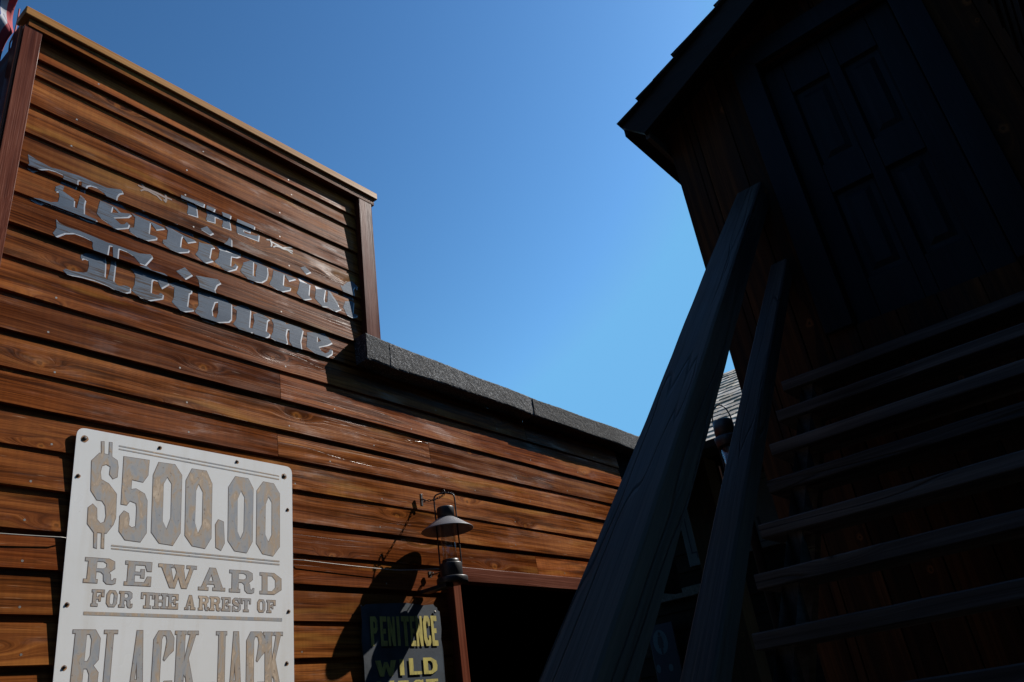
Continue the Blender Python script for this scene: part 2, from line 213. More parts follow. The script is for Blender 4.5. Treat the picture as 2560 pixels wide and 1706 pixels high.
M = {}
M['clap'] = wood('stained_boards', 'X', (0.050, 0.0145, 0.0038), (0.195, 0.055, 0.0120), (0.35, 0.118, 0.027), rough=0.36, spec=0.03, tint=0.5, bump=0.40, knots=0.36, rich=1.0, rvar=0.9, hue=0.5, hue_col=(0.11, 0.026, 0.007), crack=0.12)
M['trim'] = wood('red_brown_trim', 'Z', (0.055, 0.015, 0.009), (0.13, 0.036, 0.019), (0.21, 0.066, 0.035), rough=0.4, spec=0.05, tint=0.3, bump=0.6, knots=0.15)
M['trimx'] = wood('red_brown_beam', 'X', (0.055, 0.017, 0.010), (0.12, 0.037, 0.021), (0.19, 0.064, 0.037), rough=0.45, spec=0.05, tint=0.3, bump=0.6, knots=0.15)
M['cap'] = wood('ochre_cap', 'X', (0.19, 0.072, 0.018), (0.38, 0.165, 0.042), (0.50, 0.25, 0.08), rough=0.45, spec=0.08, tint=0.2, bump=0.3, knots=0.2)
M['redside'] = wood('dark_red_side', 'Y', (0.03, 0.006, 0.005), (0.07, 0.012, 0.010), (0.10, 0.02, 0.014), rough=0.6, spec=0.04, tint=0.3)
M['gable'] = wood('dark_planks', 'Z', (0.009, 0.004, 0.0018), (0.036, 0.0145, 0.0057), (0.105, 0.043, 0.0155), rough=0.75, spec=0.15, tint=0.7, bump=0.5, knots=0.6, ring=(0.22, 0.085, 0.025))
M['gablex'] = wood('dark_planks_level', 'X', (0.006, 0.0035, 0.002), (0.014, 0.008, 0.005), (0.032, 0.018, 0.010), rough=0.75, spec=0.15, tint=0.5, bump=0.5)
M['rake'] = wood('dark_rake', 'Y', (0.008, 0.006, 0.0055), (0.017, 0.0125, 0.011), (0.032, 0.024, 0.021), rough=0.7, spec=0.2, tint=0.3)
M['rail'] = wood('weathered_grey_timber', 'X', (0.022, 0.020, 0.018), (0.064, 0.057, 0.050), (0.115, 0.102, 0.088), rough=0.7, spec=0.2, tint=0.3, bump=0.9, knots=0.25, ring=(0.09, 0.08, 0.07), knotcol=(0.012, 0.012, 0.012), crack=0.5)
M['tread'] = wood('worn_treads', 'Y', (0.025, 0.024, 0.023), (0.075, 0.072, 0.070), (0.17, 0.165, 0.16), rough=0.75, spec=0.15, tint=0.6, bump=0.7, knots=0.25, ring=(0.06, 0.055, 0.05), knotcol=(0.01, 0.009, 0.008), crack=0.4)
M['string'] = wood('stringer_wood', 'X', (0.05, 0.045, 0.04), (0.11, 0.098, 0.088), (0.20, 0.18, 0.16), rough=0.8, spec=0.15, tint=0.3)
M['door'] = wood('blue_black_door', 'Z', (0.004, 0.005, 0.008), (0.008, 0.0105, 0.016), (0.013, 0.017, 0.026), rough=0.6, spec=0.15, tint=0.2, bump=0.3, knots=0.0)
M['letter'] = None
M['brown'] = wood('brown_post', 'Z', (0.03, 0.016, 0.006), (0.07, 0.036, 0.014), (0.11, 0.06, 0.022), rough=0.7, spec=0.2, tint=0.2)
M['fardark'] = wood('far_boards', 'Y', (0.008, 0.005, 0.004), (0.018, 0.011, 0.008), (0.034, 0.021, 0.015), rough=0.8, spec=0.1, tint=0.6)

def letter_mat():
    t = NT('grey_letter_paint')
    x, y, z = t.xyz()
    n = t.noise(t.vec(t.math('MULTIPLY', x, 4.0), t.math('MULTIPLY', z, 110.0), 0.0), 1.0, 4, 0.75)
    m = t.noise(t.vec(x, z, 0.0), 4.0, 3)
    c = t.ramp(m, [(0.35, (0.066, 0.088, 0.122)), (0.65, (0.110, 0.140, 0.182))])
    w = t.mr(t.math('ADD', n, t.math('MULTIPLY', t.math('SUBTRACT', m, 0.5), 0.7)), 0.55, 0.64, 0.0, 0.85)
    c = t.mix(w, c, col4((0.06, 0.035, 0.022)))
    w2 = t.mr(n, 0.36, 0.30, 0.0, 0.5)
    c = t.mix(w2, c, col4((0.32, 0.34, 0.38)))
    t.set(t.b.inputs['Base Color'], c)
    t.b.inputs['Roughness'].default_value = 0.5
    t.b.inputs['Specular IOR Level'].default_value = 0.06
    t.bump(n, 0.3, 0.003)
    return t.m
M['letter'] = letter_mat()
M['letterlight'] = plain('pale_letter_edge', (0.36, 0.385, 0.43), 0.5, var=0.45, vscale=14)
M['ornw'] = plain('pale_flourish', (0.21, 0.195, 0.19), 0.5, var=0.4, vscale=30)
M['ornb'] = plain('faded_flourish', (0.15, 0.066, 0.034), 0.5, var=0.4, vscale=30)

def poster_mat():
    t = NT('white_enamel')
    x, y, z = t.xyz()
    v = t.vec(x, 0.0, z)
    n = t.noise(v, 2.2, 4, 0.6)
    s = t.noise(t.vec(t.math('MULTIPLY', x, 14.0), 0.0, t.math('MULTIPLY', z, 1.2)), 1.0, 3, 0.6)
    c = t.ramp(n, [(0.3, (0.71, 0.71, 0.69)), (0.62, (0.78, 0.78, 0.775))])
    c = t.mix(t.mr(s, 0.52, 0.8, 0.0, 0.35), c, col4((0.55, 0.49, 0.40)))
    sp = t.noise(v, 34.0, 3, 0.7)
    c = t.mix(t.mr(sp, 0.70, 0.76, 0.0, 0.35), c, col4((0.30, 0.24, 0.18)))
    t.set(t.b.inputs['Base Color'], c)
    t.set(t.b.inputs['Roughness'], t.mr(n, 0.3, 0.7, 0.34, 0.24))
    return t.m
M['poster'] = poster_mat()
def gilt():
    t = NT('worn_gilt_lettering')
    x, y, z = t.xyz()
    a = t.noise(t.vec(t.math('MULTIPLY', x, 26.0), 0.0, t.math('MULTIPLY', z, 11.0)), 1.0, 4, 0.65, 0.8)
    b = t.noise(t.vec(x, 0.0, z), 3.0, 2)
    f = t.math('ADD', a, t.math('MULTIPLY', t.math('SUBTRACT', b, 0.5), 0.55))
    c = t.ramp(f, [(0.34, (0.33, 0.345, 0.37)), (0.47, (0.40, 0.38, 0.36)), (0.59, (0.44, 0.34, 0.25)), (0.73, (0.62, 0.50, 0.38))])
    d = t.noise(t.vec(x, 0.0, z), 60.0, 3)
    c = t.mix(t.mr(d, 0.62, 0.7, 0.0, 0.5), c, col4((0.12, 0.08, 0.06)))
    t.set(t.b.inputs['Base Color'], c)
    t.b.inputs['Roughness'].default_value = 0.3
    return t.m
M['gilt'] = gilt()
M['giltedge'] = plain('lettering_edge', (0.24, 0.18, 0.15), 0.35, var=0.5, vscale=40)
M['rust'] = plain('rust_stain', (0.36, 0.16, 0.05), 0.7, var=0.5, vscale=60)
M['screw'] = plain('rusty_screw', (0.05, 0.03, 0.02), 0.6, var=0.5, vscale=120)
M['nail'] = plain('nail_head', (0.30, 0.27, 0.24), 0.4, metal=0.6)
M['signblue'] = plain('faded_blue_black_paint', (0.060, 0.075, 0.095), 0.5, var=0.65, vscale=5.0, bump=0.2, bscale=30)
def yellow():
    t = NT('worn_yellow_lettering')
    x, y, z = t.xyz()
    a = t.noise(t.vec(t.math('MULTIPLY', x, 40.0), 0.0, t.math('MULTIPLY', z, 16.0)), 1.0, 4, 0.7)
    c = t.ramp(a, [(0.33, (0.14, 0.13, 0.08)), (0.42, (0.37, 0.31, 0.075)), (0.65, (0.52, 0.44, 0.10))])
    t.set(t.b.inputs['Base Color'], c)
    t.b.inputs['Roughness'].default_value = 0.6
    return t.m
M['yellow'] = yellow()

def felt():
    t = NT('mineral_felt')
    tc = t.n('TexCoord').outputs['Object']
    rnd = t.n('Attribute', attribute_name='rnd').outputs['Fac']
    v1 = t.n('TexVoronoi', {'Vector': tc, 'Scale': 260.0}).outputs['Color']
    g = t.n('SeparateColor', {0: v1}).outputs[0]
    n = t.noise(tc, 5.0, 3)
    n2 = t.noise(tc, 120.0, 3, 0.7)
    c = t.ramp(g, [(0.0, (0.022, 0.022, 0.024)), (0.55, (0.065, 0.066, 0.068)), (0.85, (0.15, 0.15, 0.152)), (1.0, (0.42, 0.42, 0.42))])
    k = t.math('MULTIPLY', t.mr(n, 0.3, 0.7, 0.75, 1.2), rnd)
    c = t.mix(1.0, c, t.n('CombineColor', {0: k, 1: k, 2: k}).outputs[0], 'MULTIPLY')
    t.set(t.b.inputs['Base Color'], c)
    t.b.inputs['Roughness'].default_value = 0.85
    t.b.inputs['Specular IOR Level'].default_value = 0.3
    t.bump(t.math('ADD', g, n2), 1.0, 0.004)
    return t.m
M['felt'] = felt()
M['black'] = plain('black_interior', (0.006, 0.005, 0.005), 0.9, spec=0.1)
M['metal'] = plain('black_powder_coat', (0.028, 0.028, 0.031), 0.42, spec=0.5, var=0.3, vscale=25, bump=0.1, bscale=300)
M['metalshade'] = plain('grey_powder_coat', (0.19, 0.185, 0.195), 0.45, spec=0.5, var=0.25, vscale=12, bump=0.1, bscale=300)
M['wire'] = plain('galvanised_wire', (0.30, 0.28, 0.25), 0.5, metal=0.3)
M['darkwire'] = plain('dark_wire', (0.03, 0.025, 0.02), 0.6)
def glass():
    t = NT('clear_glass')
    lw = t.n('LayerWeight', {0: 0.35})
    tr = t.n('BsdfTransparent', {0: (0.93, 0.94, 0.94, 1)})
    gl = t.n('BsdfGlossy', {0: (1, 1, 1, 1), 1: 0.06})
    f = t.mr(lw.outputs['Facing'], 0.0, 1.0, 0.04, 0.30)
    mx = t.n('MixShader', {0: f, 1: tr.outputs[0], 2: gl.outputs[0]})
    t.t.links.new(mx.outputs[0], t.out.inputs[0])
    return t.m
M['glass'] = glass()
M['shingle'] = wood('dark_shingles', 'X', (0.012, 0.010, 0.009), (0.03, 0.025, 0.023), (0.06, 0.05, 0.046), rough=0.85, spec=0.1, tint=0.8, knots=0.0)
M['shake'] = wood('weathered_shakes', 'X', (0.22, 0.18, 0.14), (0.46, 0.40, 0.34), (0.62, 0.56, 0.50), rough=0.85, spec=0.2, tint=0.9, knots=0.0, hue=0.4, hue_col=(0.30, 0.20, 0.06))
M['white'] = plain('sign_white', (0.095, 0.09, 0.095), 0.6, var=0.15)
M['ink'] = plain('sign_black', (0.012, 0.012, 0.025), 0.6)
M['blue'] = plain('sign_blue', (0.005, 0.007, 0.03), 0.5)
M['paleblue'] = plain('sign_pale_blue', (0.07, 0.12, 0.15), 0.5)
M['bulb'] = plain('frosted_bulb', (0.10, 0.09, 0.09), 0.3)
M['copper'] = plain('varnished_stick', (0.40, 0.20, 0.09), 0.5)
def ground_mat():
    t = NT('dusty_ground')
    tc = t.n('TexCoord').outputs['Object']
    n = t.noise(tc, 0.8, 5, 0.6)
    m = t.noise(tc, 40.0, 4, 0.7)
    c = t.ramp(t.math('ADD', t.math('MULTIPLY', n, 0.6), t.math('MULTIPLY', m, 0.4)), [(0.3, (0.05, 0.042, 0.034)), (0.7, (0.12, 0.10, 0.08))])
    t.set(t.b.inputs['Base Color'], c)
    t.b.inputs['Roughness'].default_value = 0.95
    t.bump(m, 0.5, 0.02)
    return t.m
M['ground'] = ground_mat()
def bunting_mat():
    t = NT('bunting_cloth')
    v = t.n('Attribute', attribute_name='band').outputs['Fac']
    n = t.noise(t.n('TexCoord').outputs['Object'], 30, 3)
    c = t.ramp(v, [(0.0, (0.012, 0.035, 0.16)), (0.78, (0.36, 0.35, 0.37)), (0.89, (0.33, 0.014, 0.022))])
    e = [nd for nd in t.t.nodes if nd.bl_idname == 'ShaderNodeValToRGB'][-1]
    e.color_ramp.interpolation = 'CONSTANT'
    t.set(t.b.inputs['Base Color'], t.mix(t.mr(n, 0.3, 0.7, 0.25, 0.0), c, col4((0.02, 0.02, 0.02))))
    t.b.inputs['Roughness'].default_value = 0.8
    return t.m
M['bunting'] = bunting_mat()
M['redcord'] = plain('red_cord', (0.40, 0.06, 0.06), 0.7)

# ------------------------------------------------------------------ mesh helpers
class MB:
    def __init__(s):
        s.v = []; s.f = []; s.r = []; s.mi = []; s.sm = []
    def face(s, pts, rnd=0.5, mi=0, smooth=False):
        i = len(s.v)
        s.v += [tuple(p) for p in pts]
        s.f.append(tuple(range(i, i + len(pts))))
        s.r.append(rnd); s.mi.append(mi); s.sm.append(smooth)
    def grid(s, rows, rnd=0.5, mi=0, smooth=False, closed=False):
        i = len(s.v)
        n = len(rows[0])
        for r in rows:
            s.v += [tuple(p) for p in r]
        for a in range(len(rows) - 1):
            for b in range(n if closed else n - 1):
                c = (b + 1) % n
                s.f.append((i + a * n + b, i + a * n + c, i + (a + 1) * n + c, i + (a + 1) * n + b))
                s.r.append(rnd if not callable(rnd) else rnd(a, b)); s.mi.append(mi); s.sm.append(smooth)
    def box(s, x0, x1, y0, y1, z0, z1, rnd=None, mi=0):
        if rnd is None: rnd = random.random()
        i = len(s.v)
        s.v += [(x, y, z) for x in (x0, x1) for y in (y0, y1) for z in (z0, z1)]
        for q in ((0, 1, 3, 2), (4, 6, 7, 5), (0, 4, 5, 1), (2, 3, 7, 6), (0, 2, 6, 4), (1, 5, 7, 3)):
            s.f.append(tuple(i + k for k in q)); s.r.append(rnd); s.mi.append(mi); s.sm.append(False)
    def prism(s, poly, fa, fb, rnd=0.5, mi=0):
        """poly: list of 2-D points; fa / fb place them on the two end planes"""
        n = len(poly); i = len(s.v)
        s.v += [tuple(fa(p)) for p in poly] + [tuple(fb(p)) for p in poly]
        s.f.append(tuple(i + k for k in reversed(range(n))))
        s.f.append(tuple(i + n + k for k in range(n)))
        for k in range(n):
            l = (k + 1) % n
            s.f.append((i + k, i + l, i + n + l, i + n + k))
        for _ in range(n + 2):
            s.r.append(rnd); s.mi.append(mi); s.sm.append(False)
    def lathe(s, prof, cx, cy, n=40, rnd=0.5, mi=0, smooth=True):
        rows = [[(cx + r * math.cos(2 * math.pi * k / n), cy + r * math.sin(2 * math.pi * k / n), z) for k in range(n)] for r, z in prof]
        s.grid(rows, rnd, mi, smooth, True)
    def tube(s, pts, rad, n=8, rnd=0.5, mi=0):
        pts = [Vector(p) for p in pts]
        rows = []
        for k, p in enumerate(pts):
            d = (pts[min(k + 1, len(pts) - 1)] - pts[max(k - 1, 0)]).normalized()
            u = d.orthogonal().normalized()
            if k and rows:
                u = (pu - d * pu.dot(d)).normalized()
            pu = u
            w = d.cross(u)
            rows.append([p + (u * math.cos(2 * math.pi * j / n) + w * math.sin(2 * math.pi * j / n)) * rad for j in range(n)])
        s.grid(rows, rnd, mi, True, True)
        s.face(list(reversed(rows[0])), rnd, mi)
        s.face(rows[-1], rnd, mi)

def link(name, mb, mats, parent=None, bevel=0.0, matrix=None):
    """one mesh object; mesh points are world coordinates unless a local matrix is given"""
    me = bpy.data.meshes.new(name)
    if matrix is None and parent is not None:
        o0 = parent.matrix_basis.translation if parent.parent is None else parent.parent.matrix_basis.translation
        vs = [(x - o0.x, y - o0.y, z - o0.z) for x, y, z in mb.v]
    else:
        vs = mb.v
    me.from_pydata(vs, [], mb.f)
    at = me.attributes.new('rnd', 'FLOAT', 'FACE')
    at.data.foreach_set('value', mb.r)
    me.polygons.foreach_set('material_index', mb.mi)
    me.polygons.foreach_set('use_smooth', mb.sm)
    if not isinstance(mats, (list, tuple)): mats = [mats]
    for m in mats: me.materials.append(m)
    bm = bmesh.new(); bm.from_mesh(me)
    bmesh.ops.recalc_face_normals(bm, faces=bm.faces)
    bm.to_mesh(me); bm.free()
    me.update()
    o = bpy.data.objects.new(name, me)
    C.objects.link(o)
    if parent is not None: o.parent = parent
    if matrix is not None:
        if parent is not None:
            o.matrix_basis = Matrix.Translation(-parent.matrix_basis.translation) @ matrix
        else:
            o.matrix_basis = matrix
    if bevel:
        b = o.modifiers.new('bevel', 'BEVEL')
        b.width = bevel; b.segments = 2; b.limit_method = 'ANGLE'; b.angle_limit = math.radians(40)
    return o

def tag(o, label, cat, group=None, kind=None):
    o['label'] = label; o['category'] = cat
    if group: o['group'] = group
    if kind: o['kind'] = kind
    return o

def thing(name, loc, label, cat, group=None):
    o = bpy.data.objects.new(name, None)
    o.empty_display_size = 0.2
    o.location = loc
    C.objects.link(o)
    return tag(o, label, cat, group)

def cdt(pos, neg, cuts=()):
    """triangles of the union of pos minus neg (2-D), split along the level lines 'cuts'"""
    vs = []; es = []; fs = []
    for p in list(pos) + list(neg):
        i = len(vs)
        if sum(p[k - 1][0] * p[k][1] - p[k][0] * p[k - 1][1] for k in range(len(p))) < 0:
            p = p[::-1]                                   # counter-clockwise
        vs += [Vector(q[:2]) for q in p]
        fs.append(list(range(i, i + len(p))))
    xs = [v.x for v in vs]; ys = [v.y for v in vs]
    for z in cuts:
        if min(ys) < z < max(ys):
            i = len(vs)
            vs += [Vector((min(xs) - .1, z)), Vector((max(xs) + .1, z))]
            es.append((i, i + 1))
    ov, oe, of, a, b, c = delaunay_2d_cdt(vs, es, fs, 0, 1e-5)
    npos = len(pos)
    tris = []
    for f, src in zip(of, c):
        if any(k < npos for k in src) and not any(k >= npos for k in src):
            tris.append([ov[k] for k in f])
    return tris

def stroke(pts, w, taper=True):
    L = []; R = []
    n = len(pts)
    for k in range(n):
        a = Vector(pts[max(k - 1, 0)]); b = Vector(pts[min(k + 1, n - 1)])
        d = (b - a).normalized(); nn = Vector((-d.y, d.x))
        ww = w * (0.55 + 0.45 * math.sin(math.pi * (k + .5) / n)) if taper else w
        L.append(tuple(Vector(pts[k]) + nn * ww / 2)); R.append(tuple(Vector(pts[k]) - nn * ww / 2))
    return L + R[::-1]

# ------------------------------------------------------------------ ground
mb = MB()
mb.face([(-150, -150, 0), (150, -150, 0), (150, 150, 0), (-150, 150, 0)])
g = link('ground', mb, M['ground'])
tag(g, 'dusty brown ground of the alley between the wooden buildings', 'ground', kind='structure')

# ------------------------------------------------------------------ left building: false front with clapboards
WY = 3.10
ZS = [0.05, .20, .355, .51, .66, .815, .965, 1.12, 1.27, 1.43, 1.585, 1.742, 1.90, 2.06, 2.221, 2.379, 2.522, 2.672, 2.830, 2.986, 3.130, 3.290, 3.458, 3.616, 3.775, 3.932, 4.088, 4.262, 4.424, 4.598, 4.70, 4.835]
def wav(x, i):
    q = math.sin(i * 12.9898 + 1.3) * 43.7; q -= math.floor(q)
    q2 = math.sin(i * 78.233 + .7) * 91.3; q2 -= math.floor(q2)
    return (q - 0.55) * 0.0055 + (q2 - .5) * .0016 * (x - 2.5) + 0.0016 * math.sin(x * 1.9 + i * 2.3) + 0.0009 * math.sin(x * 4.7 + i * 5.1)
def row_of(z):
    for i in range(len(ZS) - 1):
        if z < ZS[i + 1]: return i
    return len(ZS) - 2
def face_off(i, z):
    h = ZS[i + 1] - ZS[i]; v = z - ZS[i]
    return 0.0215 - 0.0085 * v / (h - 0.024) if v < h - 0.024 else 0.0085
def wall_y(x, z, i):
    return WY - face_off(i, z) - wav(x, i)

bld = thing('false_front_building', (3.1, 3.1, 0), 'brown clapboard false front building with painted blackletter name and felt edged low roof', 'building')
JOINTS = {21: [2.25], 19: [2.23], 20: [3.30], 18: [4.9], 22: [4.45], 17: [1.05], 25: [2.4], 14: [1.9], 15: [2.9]}
JOINTS = {21: [2.247], 20: [3.303], 19: [2.232], 22: [4.3], 16: [4.2], 13: [2.7]}
mb = MB()
rs = random.Random(11)
for i in range(len(ZS) - 1):
    z0, z1 = ZS[i], ZS[i + 1]; h = z1 - z0
    xa = 0.87; xb = 5.52
    if z0 > 3.6: xb = 2.86
    segs = [(xa, xb)]
    if z0 < 2.40: segs = [(xa, 3.355)]
    out = []
    for (a, b) in segs:
        js = [a] + [j for j in JOINTS.get(i, []) if a < j < b] + [b]
        for k in range(len(js) - 1):
            out.append((js[k] + (0.0012 if k else 0), js[k + 1] - (0.0012 if k < len(js) - 2 else 0)))
    for (a, b) in out:
        rn = rs.random()
        ex = rs.uniform(-0.0015, 0.0015)
        n = max(2, int((b - a) / 0.09))
        rows = []
        for k in range(n + 1):
            x = a + (b - a) * k / n
            zb = z0 + 0.0028 * math.sin(x * 1.3 + i * 4.1) + rs.uniform(-0.0007, 0.0007)
            wv = wav(x, i) + ex * 0
            prof = [(z0 + 0.006, WY + .002), (zb, WY - 0.004), (zb, WY - 0.0190 - wv), (zb + 0.003, WY - 0.0215 - wv),
                    (z1 - 0.024, WY - 0.0130 - wv), (z1 - 0.022, WY - 0.0087 - wv), (z1 + 0.012, WY - 0.0083 - wv)]
            rows.append([(x, y, z) for z, y in prof])
        mb.grid(rows, rn)
        mb.face(rows[0][::-1], rn); mb.face(rows[-1], rn)
        # nail heads
        x = a + 0.25 + rs.random() * 0.1
        while x < b - 0.03:
            if rs.random() < 0.75:
                for zz in (z0 + 0.03 + rs.uniform(-.004, .004),):
                    y = wall_y(x, zz, i) - 0.0006
                    mb.face([(x + 0.0045 * math.cos(t * math.pi / 4), y, zz + 0.0045 * math.sin(t * math.pi / 4)) for t in range(8)], 0.5, 1)
            x += 0.57 + rs.uniform(-.02, .02)
link('wall', mb, [M['clap'], M['nail']], bld)

# false-front trim
mb = MB(); mb.box(0.826, 2.975, 3.026, 3.125, 4.878, 4.926, .4)
link('cap_board', mb, M['cap'], bld, 0.004)
mb = MB(); mb.box(0.85, 2.955, 3.040, 3.099, 4.828, 4.877, .4)
link('fascia', mb, M['clap'], bld, 0.002)
mb = MB(); mb.box(2.826, 2.932, 3.042, 3.20, 3.785, 4.826, .3)
link('corner_board', mb, M['trim'], bld, 0.0015)
mb = MB(); mb.box(0.838, 0.915, 3.045, 3.12, 0.02, 4.826, .8)
link('corner_board', mb, M['trim'], bld, 0.0015)
mb = MB(); mb.box(0.822, 0.836, 3.052, 3.12, 0.02, 4.815, .6)
link('corner_strip', mb, M['trim'], bld, 0.002)
mb = MB(); mb.box(0.842, 0.868, 3.122, 7.5, 0.0, 4.80, .5)
link('side_wall', mb, M['redside'], bld)
mb = MB()
mb.box(0.87, 2.86, 3.205, 3.235, 3.70, 4.80, .5)          # back of the false front
mb.box(0.87, 5.50, 3.26, 7.4, 3.60, 3.66, .5)              # roof deck
mb.box(0.87, 5.50, 7.42, 7.48, 0.0, 3.6, .5)
mb.box(5.10, 5.16, 3.16, 7.42, 0.0, 3.6, .5)
mb.box(3.26, 3.32, 3.14, 7.4, 0.0, 3.6, .5)
mb.box(3.32, 5.46, 3.14, 3.16, 2.54, 3.6, .5)
mb.box(5.525, 6.15, 3.09, 3.16, 2.50, 3.72, .5)  # near-black piece past the board ends, its colour standing in for shade
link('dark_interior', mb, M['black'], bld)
mb = MB(); mb.box(3.325, 5.50, 3.058, 3.135, 2.447, 2.528, .6)
link('door_lintel', mb, M['trimx'], bld, 0.003)
mb = MB(); mb.box(3.335, 3.397, 3.032, 3.135, 0.0, 2.445, .4)
link('door_jamb', mb, M['trim'], bld, 0.003)
mb = MB(); mb.box(5.08, 5.155, 3.04, 3.135, 0.0, 2.445, .4)
link('door_jamb', mb, M['trim'], bld, 0.003)

# felt-covered roof edge
def felt_piece(mb, x0, x1, y0, z0, z1, rn, seed):
    rr = random.Random(seed)
    n = max(3, int((x1 - x0) / 0.02))
    rows = []
    for k in range(n + 1):
        x = x0 + (x1 - x0) * k / n
        wz = 0.004 * math.sin(x * 3.1 + seed) + 0.002 * math.sin(x * 9.7)
        wy = 0.003 * math.sin(x * 2.3 + seed * 2)
        zt = 3.797 - .030 * min(1, (x - 2.77) / .95) - .006 * max(0, x - 3.72) + (z1 - 3.79); zb_ = 3.626 + .004 * min(1, (x - 2.77) / .95) - .012 * max(0, x - 3.72) + (z0 - 3.617)
        def zmap(z): return zb_ + (z - z0) / (z1 - z0) * (zt - zb_)
        pr = []
        for t in range(6): pr.append((y0 + 0.30 - 0.30 * t / 6 + (0.03 if t == 5 else 0) * 0, z1))
        pr += [(y0 + 0.012, z1 - 0.001), (y0 + 0.004, z1 - 0.005), (y0, z1 - 0.014)]
        m = 8
        for t in range(1, m): pr.append((y0, z1 - 0.014 - (z1 - z0 - 0.028) * t / m))
        pr += [(y0 + 0.001, z0 + 0.012), (y0 + 0.006, z0 + 0.003), (y0 + 0.014, z0), (y0 + 0.06, z0), (y0 + 0.116, z0)]
        rows.append([(x, y + wy + rr.uniform(-.0012, .0012), zmap(z) + wz + rr.uniform(-.0016, .0016)) for y, z in pr])
    mb.grid(rows, rn, 0, False)
    mb.face(rows[0][::-1], rn * .8); mb.face(rows[-1], rn)
mb = MB()
felt_piece(mb, 2.762, 2.955, 2.980, 3.618, 3.792, 0.85, 1)
felt_piece(mb, 2.94, 4.33, 2.983, 3.617, 3.793, 1.0, 2)
felt_piece(mb, 4.31, 5.46, 2.980, 3.618, 3.791, 0.55, 3)
felt_piece(mb, 5.44, 6.35, 2.977, 3.616, 3.793, 0.8, 4)
link('felt_roof_edge', mb, M['felt'], bld)

# painted name: letters follow the boards, split where one board ends
def on_boards(tris, lift):
    mb = MB()
    for t in tris:
        zc = sum(p.y for p in t) / 3
        i = row_of(zc)
        mb.face([(p.x, wall_y(p.x, min(max(p.y, ZS[i] + .0005), ZS[i + 1] - .0005), i) - lift, p.y) for p in t])
    return mb
cuts = [z for z in ZS] + [z - 0.024 for z in ZS] + [z - 0.022 for z in ZS]
NAMES = [DATA['pos'][:12], DATA['pos'][12:21], DATA['pos'][21:]]
sh = lambda ps, dx, dz: [[(q[0] + dx, q[1] + dz) for q in p] for p in ps]
for ps in NAMES:
    let = link('painted_name', on_boards(cdt(ps, DATA['neg'], cuts), 0.0011), M['letter'], bld)
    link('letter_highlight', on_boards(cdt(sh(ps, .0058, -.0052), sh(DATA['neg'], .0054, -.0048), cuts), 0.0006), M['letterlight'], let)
link('flourish', on_boards(cdt([stroke(p, .011) for p in DATA['ornw']], [], cuts), 0.0010), M['ornw'], bld)
link('flourish', on_boards(cdt([stroke(p, .012) for p in DATA['ornb']], [], cuts), 0.0010), M['ornb'], bld)

